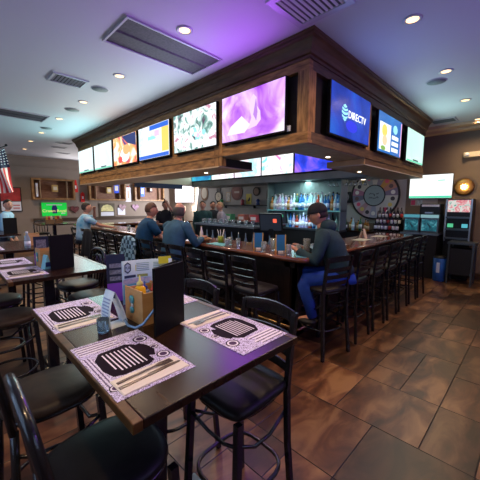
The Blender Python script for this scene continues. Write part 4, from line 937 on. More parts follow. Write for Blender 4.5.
# tall black menu on a stand: two panels folded at the near edge
def tall_menu(x, y, rz, label, w_=.20, h=.30):
    t = thing('menu_board', label, 'menu', (x, y, ZT), rz)
    MB().box(-w_/2, w_/2, -.006, .0, 0, h, bev=.0015).build('front_cover', card_k, t)
    M_ = Matrix.Translation((-w_/2, 0, 0)) @ Matrix.Rotation(.18, 4, 'Z') @ Matrix.Translation((w_/2, 0, 0))
    MB().box(-w_/2, w_/2, .002, .006, 0, h, M=M_).build('back_cover', card_k, t)
    MB().box(-w_/2+.003, w_/2-.003, -.0005+.0005, .0015, .004, h-.002).build('inner_sheet', mat('menu_sheet', (.5, .62, .75), .5), t); return t
tall_menu(.71, 1.16, .33, 'tall black menu cover standing on the foreground table in front of the caddy')
# curved printed placard and dark drinks card behind the caddy
def placard():
    t = thing('curved_placard', 'pale blue curved drinks placard with a hexagon PUB badge behind the caddy', 'placard', (.80, 1.47, ZT))
    n = 16; P0 = Vector((-.135, .10, 0)); vs = []; fs = []
    pts = []
    for i in range(n+1):
        q = i/n; pts.append(Vector((-.13+.25*q, .10-.10*q-.05*math.sin(q*PI)*-1*.6, 0)))
    for p in pts: vs += [(p.x, p.y, .02), (p.x, p.y, .262), (p.x+.001, p.y+.002, .262), (p.x+.001, p.y+.002, .02)]
    for i in range(n):
        o = i*4
        for k in range(4): l = (k+1) % 4; fs.append([o+k, o+l, o+4+l, o+4+k])
    fs += [[0, 1, 2, 3], [n*4+3, n*4+2, n*4+1, n*4]]
    MB().add(vs, fs, 0, True).build('curved_sheet', mat('placard_blue', (.42, .56, .72), .5), t)
    def on(q, z, off=.0012):   # point on the front of the sheet
        i = min(n-1, int(q*n)); f = q*n-i; p = pts[i].lerp(pts[i+1], f); d = (pts[i+1]-pts[i]).normalized(); nn = Vector((d.y, -d.x, 0)); return (p.x+nn.x*off, p.y+nn.y*off, z)
    def patch(q0, q1, z0, z1, m_, nm, off=.0012):
        k = max(1, int((q1-q0)*n)+1); vs = []; fs = []
        for i in range(k+1): q = q0+(q1-q0)*i/k; vs += [on(q, z0, off), on(q, z1, off)]
        for i in range(k): o = i*2; fs.append([o, o+2, o+3, o+1])
        MB().add(vs, fs).build(nm, m_, t)
    ink = mat('placard_ink', (.03, .05, .12), .5); tl = mat('placard_text', (.22, .36, .42), .5)
    hexp = [(.06, .205), (.13, .19), (.2, .205), (.2, .24), (.13, .254), (.06, .24)]
    MB().add([on(q, z) for q, z in hexp], [[0, 1, 2, 3, 4, 5]]).build('badge', ink, t)
    hx = [(.078, .209), (.13, .198), (.182, .209), (.182, .236), (.13, .246), (.078, .236)]
    MB().add([on(q, z, .0018) for q, z in hx], [[0, 1, 2, 3, 4, 5]]).build('badge_field', MATS['placard_blue'], t)
    a, b = Vector(on(.06, 0, 0)), Vector(on(.2, 0, 0)); d = (b-a).normalized(); c_ = on(.13, .222, .0022)
    text('PUB', .021, 'badge_lettering', ink, t, Matrix(((d.x, 0, d.y, c_[0]), (d.y, 0, -d.x, c_[1]), (0, 1, 0, c_[2]), (0, 0, 0, 1))), .0003)
    for i in range(5): patch(.32, .58, .2+i*.010, .204+i*.010, tl, 'text_line')
    for i in range(5): patch(.66, .9, .2+i*.010, .204+i*.010, tl, 'text_line')
    patch(.05, .3, .165, .18, ink, 'dark_heading'); patch(.33, .55, .165, .18, mat('placard_olive', (.3, .35, .12), .5), 'olive_heading')
    patch(.02, .6, .135, .16, mat('placard_pic', (.25, .35, .6), .5, nscale=70, alt=(.6, .5, .6)), 'picture_band'); patch(.02, .7, .03, .13, mat('placard_cyan', (.1, .35, .5), .5), 'lower_band')
    patch(.30, .315, .2, .235, mat('placard_yel', (.6, .6, .1), .5), 'yellow_mark')
    return t
placard()
t = thing('drinks_card', 'dark drinks card with violet foot, left of the pale blue placard', 'menu card', (.70, 1.72, ZT), -.3)
MB().box(-.05, .05, -.002, .002, 0, .28).build('card', mat('card_navy', (.02, .025, .06), .5), t); MB().box(-.05, .05, -.003, -.002, .0, .11).build('violet_foot', mat('card_violet', (.22, .06, .5), .5), t)
for i in range(3): MB().box(-.035, .035, -.003, -.002, .125+i*.038, .15+i*.038).build('text_block', mat('card_text', (.18, .18, .24), .5, noise=.5, nscale=90), t)
t = thing('sticky_tab', 'small bright yellow card tab standing at the top right of the pale blue placard', 'card', (.885, 1.49, ZT), -.3); MB().box(-.03, .03, -.001, .001, 0, .268).build('slip', mat('tab_stem', (.35, .42, .2), .5), t); MB().box(-.035, .035, -.002, .002, .235, .275).build('yellow_head', mat('tab_yellow', (.7, .65, .04), .5), t)
# folded paper ring card
def ring_card():
    t = thing('table_tent_card', 'white folded triangular table tent card beside the small glass', 'tent card', (.55, 1.385, ZT), .08); t.scale = (.95, 1.2, 1.35)
    ap = (-.018, .125)
    def panel(p, q, bow, nm, m_, wd=.036):
        n = 8; mb = MB(); vs = []; fs = []
        for i in range(n+1):
            s_ = i/n; x = p[0]+(q[0]-p[0])*s_; z = p[1]+(q[1]-p[1])*s_; dx, dz = q[0]-p[0], q[1]-p[1]; L = math.hypot(dx, dz); b = bow*math.sin(s_*PI)
            x += -dz/L*b; z += dx/L*b
            for yy in (-wd, wd): vs += [(x, yy, z), (x-dz/L*.0015, yy, z+dx/L*.0015)]
        for i in range(n):
            o = i*4
            for a, c_ in ((0, 1), (1, 3), (3, 2), (2, 0)): fs.append([o+a, o+c_, o+4+c_, o+4+a])
        mb.add(vs, fs, 0, True).build(nm, m_, t)
    bl = mat('tent_white', (.82, .90, .95), .5); panel((-.045, .002), ap, .012, 'left_leaf', bl); panel(ap, (.042, .002), .006, 'right_leaf', bl); panel((.045, .001), (-.045, .001), 0, 'foot_leaf', bl)
    for i in range(7):
        z = .03+i*.011; x = -.045+.027*z/.125-.013*math.sin(z/.125*PI); MB().box(x-.004, x-.002, -.025, .025, z, z+.004).build('text_line', mat('tent_text', (.35, .42, .6), .5), t)
    z = .11; MB().box(-.012, -.009, -.02, .0, .1, .112).build('dark_mark', mat('tent_ink', (.03, .05, .2), .5), t)
ring_card()
t = thing('shot_glass', 'small clear glass on the foreground table in front of the tent card', 'glass', (.475, 1.335, ZT))
MB().lathe([(.021, 0), (.023, .003), (.026, .062), (.0245, .062), (.0215, .010), (.0, .009)], seg=24).build('glass_wall', mat('tumbler_glass', (.6, .85, 1), .04, trans=.9), t)
MB().lathe([(.0, .0095), (.0212, .0098), (.0226, .03), (.0, .0302)], seg=20).build('water', mat('water_blue', (.25, .55, .8), .05, trans=.6), t)
t = thing('curved_strip', 'shiny blue-grey curved plastic strip bent round the front of the caddy', 'strip', (.62, 1.22, ZT))
MB().tube([(-.05, .105, .035), (-.048, .075, .014), (-.03, .04, .008), (-.005, .012, .028), (.02, .0, .062), (.05, -.01, .10), (.08, -.01, .135)], .0065, 8, flat=1).build('strip_band', mat('strip_blue', (.18, .30, .45), .2, metal=.3), t)
# second table's things
caddy(.67, 3.19, .03, 'open plywood condiment caddy on the second table behind its tall menu')
tall_menu(.73, 2.93, .25, 'tall black menu cover standing on the second table', .2, .3)
t = thing('drinks_card', 'dark blue and violet drinks card in the caddy of the second table', 'menu card', (.66, 3.34, ZT), -.2); MB().box(-.06, .06, -.002, .002, 0, .26).build('card', MATS['card_navy'], t); MB().box(-.06, .06, -.003, -.002, .0, .1).build('violet_foot', MATS['card_violet'], t); MB().box(-.04, .04, -.003, -.002, .13, .23).build('text_block', MATS['card_text'], t)
t = thing('table_tent_card', 'pale cyan folded card beside the caddy of the second table', 'tent card', (.63, 3.05, ZT), .2); MB().prism([(-.03, 0), (.03, 0), (.004, .12), (-.004, .12)], lambda u, v, d: (u, d, v), -.035, .035).build('folded_leaf', mat('tent_cyan', (.25, .6, .7), .5), t); MB().box(-.02, .02, -.0365, -.035, .02, .06).build('print_block', MATS['tent_ink'], t)
t = thing('water_bottle', 'clear glass bottle with pale label on the third table', 'bottle', (.77, 4.64, ZT)); MB().lathe([(.03, 0), (.034, .006), (.034, .12), (.014, .17), (.013, .2)], seg=18).build('body', mat('bottle_pale', (.45, .55, .6), .08, trans=.5), t); MB().lathe([(.0345, .03), (.0345, .09)], seg=18).build('label', paper, t); MB().lathe([(.0145, .195), (.0145, .212)], seg=12).build('cap', white, t)
caddy(.88, 4.98, .03, 'plywood condiment caddy on the third table')
tall_menu(.93, 7.1, .2, 'black menu cover standing on the fourth table at the left edge', .22, .3)
t = thing('napkin_dispenser', 'dark napkin holder with white napkins on the far left table', 'napkin holder', (.6, 7.4, ZT)); MB().box(-.08, .08, -.06, .06, 0, .14, bev=.008).build('casing', plastic, t); MB().box(-.05, .05, -.064, -.06, .03, .11).build('napkin_stack', paper, t)
for x, y, lb in ((2.2, 9.9, 'left'), (2.5, 10.2, 'right')):
    t = thing('condiment_caddy', 'dark caddy of bottles on the distant table below the green sign, on its '+lb, 'caddy', (x, y, ZT)); MB().box(-.1, .1, -.07, .07, 0, .12).build('tray', rimwood, t)
    for i, c_ in enumerate(((.5, .2, .02), (.4, .03, .03), (.5, .45, .3))): MB().lathe([(.025, 0), (.025, .17), (.01, .22)], (-.06+i*.06, 0, .005), 10).build('sauce_bottle', mat('far_sauce%d' % i, c_, .4), t)

# ------------------------------------------------------------------ things on the bar
BZ = 1.0705
def a_frame(x, y, rz, lb):
    t = thing('drinks_stand', lb, 'table stand', (x, y, BZ), rz)
    MB().box(-.05, .05, -.003, .003, .02, .21, M=Matrix.Rotation(-.12, 4, 'X')).build('blue_panel', mat('stand_blue', (.02, .13, .32), .4), t)
    f = MB(); f.bar((.055, .0, 0), (.06, -.002+.03, .21), .010).bar((.055, .09, 0), (.06, .03, .21), .010).bar((-.055, 0, 0), (-.055, .03, .21), .008).bar((-.055, .09, 0), (-.055, .03, .21), .008); f.build('wooden_frame', mat('pale_pine', (.55, .33, .09), .5), t)
    MB().box(-.03, .03, -.006, -.0, .0, .02).build('pale_foot', white, t)
a_frame(2.87, 2.53, -.75, 'blue drinks stand with a pine frame on the bar, left of the pair')
a_frame(2.87, 2.17, -.75, 'blue drinks stand with a pine frame on the bar, nearer the bar corner')
def tumbler(x, y, lb, cat='glass', c_=(.5, .6, .68), h=.12, r=.033, fill=None):
    t = thing('drinking_glass', lb, cat, (x, y, BZ)); MB().lathe([(r*.8, 0), (r*.85, .004), (r, h), (r*.93, h), (r*.78, .01), (0, .009)], seg=18).build('glass_wall', glass, t)
    if fill: MB().lathe([(0, .0095), (r*.77, .0105), (r*.88, h*.7), (0, h*.7+.001)], seg=14).build('drink', mat('drink_'+fill[0], fill[1], .1), t)
tumbler(2.79, 2.37, 'short glass of ice water between the two blue drinks stands', fill=('ice', (.4, .55, .65)))
tumbler(2.93, 2.34, 'taller glass of ice water between the two blue drinks stands', h=.15, fill=('ice', (.4, .55, .65)))
tumbler(2.79, 2.0, 'glass with an orange-red drink at the corner of the bar, left one', fill=('spritz', (.45, .2, .12))); tumbler(2.86, 1.91, 'glass with an amber drink at the corner of the bar, right one', fill=('amber', (.5, .25, .08)))
t = thing('beer_glass', 'tall glass of yellow beer in front of the man in the cap', 'glass', (3.06, 1.93, BZ)); MB().lathe([(.032, 0), (.034, .005), (.042, .17), (.039, .17), (.03, .01), (0, .009)], seg=20).build('glass_wall', glass, t); MB().lathe([(0, .0095), (.029, .0105), (.037, .145), (0, .146)], seg=16).build('beer', mat('beer', (.75, .50, .06), .2, emit=None), t); MB().lathe([(0, .1465), (.0375, .1465), (.038, .163), (0, .164)], seg=16).build('foam', white, t)
def barmat(x, y, rz, lb, m_, w_=.14, d=.2):
    t = thing('bar_napkin', lb, 'napkin', (x, y, BZ), rz); MB().box(-w_/2, w_/2, -d/2, d/2, 0, .003).build('sheet', m_, t)
barmat(2.86, 1.88, -.9, 'turquoise paper mat at the corner of the bar', mat('mat_teal', (.1, .4, .5), .5), .12, .28)
barmat(2.83, 3.25, 0, 'turquoise paper mat on the bar in front of the denim shirt', MATS['mat_teal'], .2, .35)
for i, (x, y) in enumerate(((2.8, 3.05), (2.95, 3.15), (2.92, 2.95))): tumbler(x, y, 'glass on the bar before the third stool, '+('nearest the edge', 'farthest back', 'nearest the blue drinks stand')[i], h=.1, fill=('ice', (.4, .55, .65)))
t = thing('straw_cup', 'short dark cup with straws on the bar near the denim shirt', 'cup', (2.95, 3.35, BZ)); MB().lathe([(.04, 0), (.045, .1), (.04, .1), (.035, .01), (0, .01)], seg=16).build('cup_wall', mat('cup_olive', (.25, .28, .03), .4), t)
for i in range(4): MB().tube([(.01*math.cos(i*2), .01*math.sin(i*2), .012), (.06*math.cos(i*2), .05*math.sin(i*2), .2)], .003, 5).build('straw', white, t)
t = thing('food_basket', 'tan basket of food on the bar beside the denim shirt', 'basket', (2.86, 3.62, BZ)); MB().lathe([(.07, 0), (.11, .05), (.105, .05), (.066, .005)], seg=20).build('basket_shell', rimwood, t)
for i in range(7): MB().ell((.055*math.cos(i*.9), .055*math.sin(i*.9), .045), (.03, .025, .02)).build('fried_piece', mat('fried', (.4, .2, .07), .6, noise=.3), t)
t = thing('bar_caddy', 'brown condiment box on the bar in front of the man in white and blue', 'caddy', (2.9, 5.75, BZ)); MB().box(-.08, .08, -.1, .1, 0, .13).build('box_body', cardb, t); MB().box(-.05, .05, -.02, .02, .13, .22).build('menu_slip', paper, t)
for i, y in enumerate((4.6, 5.0, 5.35, 6.2)): tumbler(2.84, y, 'clear glass far along the bar, '+('nearest the blue polo shirt', 'second from the blue polo shirt', 'beside the brown condiment box', 'nearest the man in white and blue')[i], h=.13, fill=('ice', (.4, .55, .65)))
t = thing('white_bottle', 'white capped bottle standing on the bar beyond the denim shirt', 'bottle', (3.05, 3.95, BZ)); MB().lathe([(.028, 0), (.03, .01), (.028, .1), (.012, .16), (.01, .2)], seg=16).build('body', white, t); MB().lathe([(.012, .195), (.012, .215)], seg=10).build('cap', cream, t)
# on the short side
for i, x in enumerate((4.0, 4.9, 5.7)):
    barmat(x, 2.05, 0, 'pale menu sheet on the short bar side, '+('nearest the man in the cap', 'the middle one', 'the farthest')[i], mat('sheet_pale', (.45, .42, .32), .5), .34, .2)
t = thing('table_tent_card', 'small tan A-shaped card on the short side of the bar', 'tent card', (5.2, 2.15, BZ)); MB().prism([(-.06, 0), (-.04, 0), (0, .13), (.04, 0), (.06, 0), (.01, .16), (-.01, .16)], lambda u, v, d: (-d, u, v), -.04, .04).build('folded_leaf', mat('tan_card', (.55, .4, .28), .6), t); MB().box(-.041, -.04, -.012, .012, .12, .15).build('print_block', dark, t)
t = thing('beer_tap_tower', 'chrome beer tap tower with four handles inside the bar', 'beer tap', (3.4, 5.1, .9)); MB().tube([(0, -.25, .38), (0, .25, .38)], .04, 12).build('tower_head', chrome, t); MB().box(-.03, .03, -.03, .03, 0, .36).build('column', chrome, t)
for i in range(4): MB().tube([(-.05, -.2+i*.13, .38), (-.07, -.2+i*.13, .62)], .014, 8, rs=[.01, .018]).build('tap_handle', dark, t)
# till screen
def till(x, y, rz, lb, c_):
    t = thing('till_screen', lb, 'till', (x, y, 1.06 if x > 6 else .9), rz); MB().box(-.1, .1, -.12, .12, 0, .03).build('stand_base', plastic, t); MB().box(-.02, .02, -.04, .04, .03, .3 if x < 6 else .16).build('stand_neck', plastic, t)
    z = .42 if x < 6 else .26
    M_ = Matrix.Translation((-.03, 0, z)) @ Matrix.Rotation(-.25, 4, 'Y'); MB().box(-.015, .02, -.22, .22, -.17, .17, M=M_, bev=.006).build('monitor', plastic, t)
    MB().box(-.0165, -.015, -.2, .2, -.15, .15, M=M_).build('display', glow('till_dark', (.012, .018, .03), .6), t); MB().box(-.0175, -.0165, -.12, -.05, .0, .07, M=M_).build('display_block', c_, t)
till(4.3, 3.48, .35, 'black till screen with a glowing red block behind the bar', glow('till_red', (.95, .12, .06), 1))
till(6.45, 4.9, 0, 'black till screen with a green block on the back bar', glow('till_green', (.05, .4, .2), .7))
t = thing('till_counter', 'dark island counter behind the bar carrying the till', 'counter', (4.3, 3.48, 0)); MB().box(-.22, .22, -.4, .4, 0, .86).build('body', dark, t); MB().box(-.23, .23, -.42, .42, .86, .9).build('worktop', dsteel, t)
for i, (y, c_) in enumerate(((5.9, (.5, .08, .1)), (6.4, (.55, .2, .15)), (7.0, (.1, .4, .2)), (7.6, (.6, .25, .15)))):
    t = thing('drink_box', ['red', 'coral', 'green', 'orange'][i]+' drink carton on top of the long dark cooler', 'carton', (6.55, y, 1.14)); MB().box(-.1, .1, -.14, .14, 0, .2, bev=.004).build('carton_body', mat('dbox%d' % i, c_, .5), t); MB().box(-.103, -.1, -.1, .1, .05, .14).build('carton_label', paper, t)
steel_items = [(3.55, 2.9+i*.17) for i in range(10)]
for i, (x, y) in enumerate(steel_items):
    if i == 0:
        sp0 = MB().lathe([(.03, 0), (.032, .005), (.03, .14), (.012, .2), (.006, .27)], seg=10).build('speed_rail_bottle', bmat('rail_dark', (.08, .14, .2)), None); sp0.location = (x, y, .9); tag(sp0, 'dark bottle with a pourer in the rail inside the bar', 'bottle', 'bottles in the speed rail'); continue
    o = sp0.copy(); COL.objects.link(o); o.location = (x, y, .9)

# ------------------------------------------------------------------ people
def skin_mesh(V, E, R, root=0, sub=1):
    me = bpy.data.meshes.new('tmp'); me.from_pydata(V, E, []); o = bpy.data.objects.new('tmp', me); COL.objects.link(o)
    o.modifiers.new('s', 'SKIN')
    for i, r in enumerate(R):
        d = me.skin_vertices[0].data[i]; d.radius = r if isinstance(r, tuple) else (r, r); d.use_root = (i == root)
    sb_ = o.modifiers.new('u', 'SUBSURF'); sb_.levels = sub; sb_.render_levels = sub
    dg = bpy.context.evaluated_depsgraph_get(); dg.update(); ev = o.evaluated_get(dg); m = bpy.data.meshes.new_from_object(ev)
    vs = [v.co[:] for v in m.vertices]; fs = [list(p.vertices) for p in m.polygons]
    bpy.data.objects.remove(o); bpy.data.meshes.remove(m); return vs, fs
def ik(a, b, l1, l2, hint):
    d = b-a; L = min(d.length, l1+l2-.005); d.normalize(); x = (l1*l1-l2*l2+L*L)/(2*L); h = math.sqrt(max(0, l1*l1-x*x))
    n = hint-d*hint.dot(d); n.normalize(); return a+d*x+n*h, a+d*L
def ringloft(mb, rings, seg=20, mi=0):
    """rings: (centre, across, forward, half width, half depth)"""
    vs = []; fs = []
    for c, ax, fw, w_, d_ in rings:
        for k in range(seg):
            a = 2*PI*k/seg; cc, ss = math.cos(a), math.sin(a); p = c+ax*(math.copysign(abs(cc)**.85, cc)*w_)+fw*(ss*d_); vs.append(tuple(p))
    for i in range(len(rings)-1):
        for k in range(seg): l = (k+1) % seg; fs.append([i*seg+k, i*seg+l, (i+1)*seg+l, (i+1)*seg+k])
    fs += [list(range(seg))[::-1], [(len(rings)-1)*seg+k for k in range(seg)]]; mb.add(vs, fs, mi, True)
def person(label, hip, th, lean, hands, head_dir, top, trousers, sleeve='long', hair=(.03, .02, .015), bald=False, cap=None, standing=False, lean_side=0, knees=None, skin=None, sc=1.0, hood=False, stripes=None, shoe=dark):
    """hip: world point of the pelvis; th: facing angle; lean: forward lean; hands: world targets for the left and right wrist"""
    hip = Vector(hip); t = thing('person', label, 'person', (hip.x, hip.y, 0)); O = Vector((hip.x, hip.y, 0)); hip = hip-O
    F = Vector((math.cos(th), math.sin(th), 0)); Rr = Vector((math.sin(th), -math.cos(th), 0)); U = Vector((0, 0, 1))
    Tu = (U*math.cos(lean)+F*math.sin(lean)+Rr*lean_side).normalized(); Tf = (F*math.cos(lean)-U*math.sin(lean)).normalized()
    sk = skin or skin_m
    spine = hip+Tu*.2*sc; chest = hip+Tu*.38*sc; nb = hip+Tu*.52*sc; hd = nb+(Tu*.6+U*.4).normalized()*.17*sc+F*.02
    V = [hip, spine, chest, nb, nb.lerp(hd, .55)]; E = [(0, 1), (1, 2), (2, 3), (3, 4)]; R = [.13, .12, .13, .07, .055]
    shs = []; els = []; wrs = []
    for s_, tgt in ((-1, hands[0]), (1, hands[1])):
        sh = hip+Tu*.46*sc+Rr*s_*.165*sc; tg = (Vector(tgt)-O) if tgt else sh+Vector((0, 0, -.5))+F*.08
        el, wr = ik(sh, tg, .29*sc, .25*sc, -U*.8+Rr*s_*.5-F*.35); shs.append(sh); els.append(el); wrs.append(wr)
        i = len(V); V += [sh, sh.lerp(el, .5), el, el.lerp(wr, .5), wr]; E += [(2, i), (i, i+1), (i+1, i+2), (i+2, i+3), (i+3, i+4)]; R += [.06, .05, .042, .036, .026]
        d = (wr-el).normalized(); side = d.cross(U); side = side.normalized() if side.length > .01 else Rr.copy()
        pm = wr+d*.06; V.append(pm); j = len(V)-1; E.append((i+4, j)); R.append(.032)
        for q in range(4):
            b0 = pm+d*.025+side*(q-1.5)*.018; l = (.06, .07, .065, .05)[q]; p1 = b0+d*l*.5-U*.006; p2 = p1+d*l*.4-U*.022
            k = len(V); V += [b0, p1, p2]; E += [(j, k), (k, k+1), (k+1, k+2)]; R += [.0105, .0095, .008]
        k = len(V); s2 = side*(-s_); V += [wr+d*.03+s2*.03, wr+d*.065+s2*.05-U*.012]; E += [(j, k), (k, k+1)]; R += [.012, .009]
    ths = []
    for s_ in (-1, 1):
        hj = hip+Rr*s_*.09*sc-U*.02
        if standing: kn = hj-U*.42*sc+F*.02; an = kn-U*.40*sc-F*.02
        else:
            kd = knees[0 if s_ < 0 else 1] if knees else (F*.96+Rr*s_*.2-U*.05); kn = hj+Vector(kd).normalized()*.43*sc; an = kn-U*.38*sc-F*.12
        toe = an+F*.16-U*.05; ths.append((hj, kn, an, toe)); i = len(V)
        V += [hj, hj.lerp(kn, .5), kn, kn.lerp(an, .4), an, toe]; E += [(0, i)]+[(i+q, i+q+1) for q in range(5)]; R += [.095, .08, .058, .056, .038, .03]
    vs, fs = skin_mesh([tuple(v) for v in V], E, [r*sc for r in R])
    body = MB(); body.add(vs, fs, 0, True)
    # head
    hdir = Vector((math.cos(head_dir[0])*math.cos(head_dir[1]), math.sin(head_dir[0])*math.cos(head_dir[1]), math.sin(head_dir[1])))
    hr = hdir.cross(U).normalized(); hu = hr.cross(hdir); HM = Matrix(((hr.x, hdir.x, hu.x, hd.x), (hr.y, hdir.y, hu.y, hd.y), (hr.z, hdir.z, hu.z, hd.z), (0, 0, 0, 1)))
    def face(p):
        q = p.copy(); fr = max(0, p.y)
        q.x *= 1-.22*max(0, -p.z-.1); q.y *= 1-.10*max(0, -p.z)
        q.y += .24*math.exp(-((p.x/.16)**2+((p.z+.12)/.16)**2))*fr       # nose
        q.y -= .07*(math.exp(-(((abs(p.x)-.36)/.17)**2+((p.z-.05)/.12)**2)))*fr  # eye sockets
        q.y += .06*math.exp(-((p.x/.28)**2+((p.z+.5)/.09)**2))*fr          # lips
        q.y += .09*math.exp(-((p.x/.3)**2+((p.z+.85)/.2)**2))*fr; return q
    body.ell((0, 0, 0), (.078*sc, .098*sc, .118*sc), 0, 28, 20, M=HM, fn=face)
    for s_ in (-1, 1):
        body.ell((s_*.079*sc, -.006, -.005), (.012, .02, .032), 0, 10, 8, M=HM); body.ell((s_*.029*sc, .083*sc, .008), (.011, .009, .008), 1, 8, 6, M=HM); body.box(s_*.029-.015, s_*.029+.015, .086*sc, .094*sc, .026, .031, 2, M=HM)
    body.box(-.02, .02, .092*sc, .0975*sc, -.061, -.056, 3, M=HM)
    body.build('body', [sk, dark, mat('brow', (.05, .03, .02), .8), mat('lips', (.25, .08, .07), .5)], t)
    if not bald or cap:
        hm = mat('hair_%02d%02d' % (int(hair[0]*99), int(hair[1]*99)), hair, .6, noise=.3, nscale=40)
        h = MB(); h.ell((0, -.006, .012), (.086*sc, .104*sc, .118*sc), 0, 24, 16, M=HM, fn=lambda p: Vector((p.x, min(p.y, .62+.2*p.z) if p.z > .25 else min(p.y, -.05+.5*max(0, p.z)), max(p.z, -.45)))); h.build('hair', hm, t)
    else:
        hm = mat('hair_grey', (.07, .06, .055), .7); h = MB(); h.ell((0, -.012, -.01), (.084*sc, .096*sc, .11*sc), 0, 24, 12, M=HM, fn=lambda p: Vector((p.x, min(p.y, .15), max(-.6, min(p.z, .62))))); h.build('hair_fringe', hm, t)
    if cap:
        c_ = MB(); c_.ell((0, -.004, .03), (.092*sc, .110*sc, .108*sc), 0, 24, 14, M=HM, fn=lambda p: Vector((p.x, p.y, max(p.z, -.08))))
        c_.prism([(-.075, .07), (.075, .07), (.065, .15), (.03, .175), (-.03, .175), (-.065, .15)], lambda u, v, d: (u, v, d-.25*max(0, v-.08)), .03, .036, M=HM); c_.build('cap', cap, t)
    # clothes
    m_top = top; sh_ = MB()
    ax = Rr
    ringloft(sh_, [(hip-Tu*.02, ax, Tf, .185*sc, .14*sc), (hip+Tu*.06, ax, Tf, .19*sc, .145*sc), (hip+Tu*.2*sc-Tf*.015, ax, Tf, .175*sc, .135*sc), (hip+Tu*.32*sc-Tf*.02, ax, Tf, .19*sc, .14*sc), (hip+Tu*.42*sc-Tf*.015, ax, Tf, .205*sc, .13*sc), (hip+Tu*.49*sc, ax, Tf, .175*sc, .10*sc), (hip+Tu*.535*sc, ax, Tf, .095*sc, .075*sc), (nb+Tu*.035, ax, Tf, .065*sc, .06*sc)])
    for i, s_ in enumerate((-1, 1)):
        sh, el, wr = shs[i], els[i], wrs[i]; P_ = [sh-Rr*s_*.05, sh+Rr*s_*.02, sh.lerp(el, .35), sh.lerp(el, .7)]; RR = [.075, .082, .068, .064]
        if sleeve == 'long': P_ += [el, el.lerp(wr, .3), el.lerp(wr, .9)]; RR += [.058, .052, .040]
        sh_.tube(P_, .05, 14, rs=[r*sc for r in RR])
        sh_.ell(sh, .078*sc, 0, 14, 10)
    so = sh_.build('shirt' if not hood else 'hoodie', m_top, t)
    if hood: MB().ell(nb-Tf*.07+Tu*.01, (.11, .09, .085), 0, 18, 12).build('hood', m_top, so)
    tr = MB()
    ringloft(tr, [(hip-Tu*.09, ax, F, .15*sc, .13*sc), (hip-Tu*.03, ax, F, .178*sc, .14*sc), (hip+Tu*.07, ax, F, .172*sc, .13*sc)])
    for hj, kn, an, toe in ths: tr.tube([hj, hj.lerp(kn, .5), kn-(kn-hj).normalized()*.03, kn.lerp(an, .12), kn.lerp(an, .5), an], .07, 14, rs=[.105, .092, .075, .07, .062, .052])
    tr.build('trousers', trousers, t)
    for hj, kn, an, toe in ths:
        d = F; MB().ell(tuple(an+d*.06-U*.045), (.05, .05, .04), 0, 12, 8, fn=lambda p: Vector((p.x*(1+1.4*abs(d.x)*1), p.y*(1+1.4*abs(d.y)), max(p.z, -.6)))).build('shoe', shoe, t)
    return t
def cloth(n, c, rough=.85): return mat(n, c, rough, noise=.22, nscale=9, bump=.35)
jean = cloth('blue_jeans', (.012, .05, .30)); djean = cloth('dark_jeans', (.02, .025, .04))
person('person in a black cap, dark hoodie and blue jeans at the bar corner', (3.22, 1.56, .85), 1.98, .42, ((2.84, 1.92, 1.13), (3.06, 2.0, 1.13)), (2.15, -.2), cloth('hoodie_teal', (.012, .035, .05)), jean, cap=cloth('cap_black', (.012, .014, .02)), hood=True, knees=((-.8, .55, -.03), (-.45, .8, -.03)), sc=1.06)
denim = cloth('denim_shirt', (.028, .085, .14)); polo = cloth('polo_blue', (.006, .045, .11))
person('bald person in a faded denim shirt sitting at the bar, seen from behind', (2.33, 3.72, .87), .2, .25, ((2.82, 3.95, 1.13), (2.80, 3.6, 1.13)), (.5, -.1), denim, djean, bald=True)
person('person in a blue polo shirt sitting at the bar, in profile', (2.33, 4.62, .87), -.2, .25, ((2.85, 4.8, 1.13), (2.78, 4.4, 1.13)), (-.45, -.12), polo, djean, sleeve='short', hair=(.10, .05, .03))
tie = mat('tie_dye', (.60, .66, .74), .8, nscale=4, alt=(.05, .30, .50))
person('person in a white and blue patterned shirt at the bar, hand raised', (2.2, 7.1, .87), -.15, .14, ((2.5, 7.2, 1.5), (2.72, 6.85, 1.12)), (-.3, .05), tie, djean, sleeve='short')
person('person in dark clothes raising a hand across the bar, behind the denim shirt', (4.4, 7.3, .93), -2.0, .05, ((4.25, 7.0, 1.7), (4.2, 7.1, 1.1)), (-1.9, -.05), cloth('dark_top', (.02, .02, .025)), djean, standing=True, sleeve='short', hair=(.02, .015, .012))
GP = 'people standing beyond the bar'
person('person in a dark green top standing beyond the bar, left of three', (5.1, 6.53, .93), -2.3, .05, (None, None), (-2.3, 0), cloth('green_dark', (.02, .06, .06)), djean, standing=True, hair=(.04, .02, .01))
person('person in a black top standing beyond the bar, middle of three', (5.75, 6.9, .93), -2.0, .05, (None, None), (-2.0, 0), cloth('black_top', (.02, .022, .028)), djean, standing=True, hair=(.03, .02, .015))
person('fair-haired person in a grey top beyond the bar, right of three', (5.55, 6.22, .90), 2.6, .1, (None, None), (2.8, 0), cloth('grey_top', (.28, .25, .30)), djean, standing=True, hair=(.35, .2, .1))
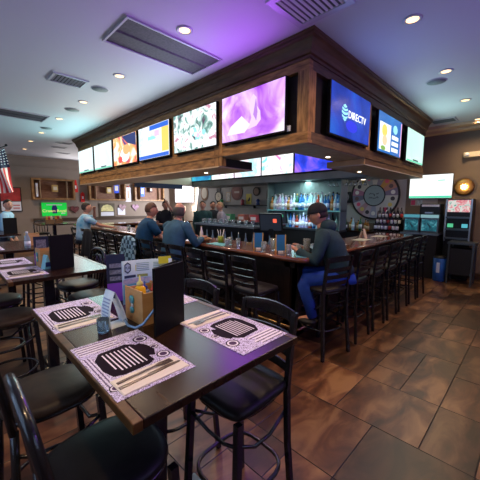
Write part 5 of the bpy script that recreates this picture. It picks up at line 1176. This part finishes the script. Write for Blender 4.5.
person('black-haired person in a pale blue top at the left edge', (1.0, 8.3, .92), -.4, .1, (None, None), (-1.2, 0), mat('pale_top', (.45, .6, .72), .8, nscale=3, alt=(.08, .3, .45)), djean, standing=True, hair=(.015, .012, .01))

# checked jacket over a stool back, dark jacket on a far stool
def checked():
    m = bpy.data.materials.new('check_cloth'); m.use_nodes = True; nt = m.node_tree; b = nt.nodes['Principled BSDF']; tc = nt.nodes.new('ShaderNodeTexCoord'); ch = nt.nodes.new('ShaderNodeTexChecker')
    nt.links.new(tc.outputs['Object'], ch.inputs[0]); ch.inputs['Scale'].default_value = 15; ch.inputs[1].default_value = (.25, .42, .52, 1); ch.inputs[2].default_value = (.012, .05, .09, 1); nt.links.new(ch.outputs[0], b.inputs['Base Color']); b.inputs['Roughness'].default_value = .85; return m
def drape(name, label, x, y, w_, h, m_, cat='jacket', z=1.14):
    n, k = 12, 10; vs = []; fs = []
    for side in (0, 1):
        for i in range(n+1):
            for j in range(k+1):
                q = i/n*2-1; v = j/k; yy = q*w_/2*(.72+.35*v)+.012*math.sin(v*9+q*5); xx = -.05-.05*v-.02*math.cos(q*7)*v+(.09*(1-v)**2 if v < .25 else 0)*0
                zz = -h*v-.05*q*q; d = .035*side; vs.append((xx-(.0 if side else .0)+d, yy, zz))
    N = (n+1)*(k+1)
    for side in (0, 1):
        for i in range(n):
            for j in range(k): a = side*N+i*(k+1)+j; fs.append([a, a+1, a+k+2, a+k+1])
    for i in range(n):
        for j in (0, k): a = i*(k+1)+j; fs.append([a, a+k+1, a+N+k+1, a+N])
    for j in range(k):
        for i in (0, n): a = i*(k+1)+j; fs.append([a, a+1, a+N+1, a+N])
    mb = MB().add([(p[0], p[1], p[2]) for p in vs], fs, 0, True); o = mb.build(name, m_, None); o.location = (x, y, z); tag(o, label, cat); return o
drape('checked_jacket', 'blue and white checked jacket draped over a stool back by the bar', 2.13, 4.6, .56, .48, checked())
drape('dark_jacket', 'black jacket hanging over a stool back beside the man in white and blue', 2.13, 6.45, .6, .55, cloth('jacket_black', (.012, .012, .016)))
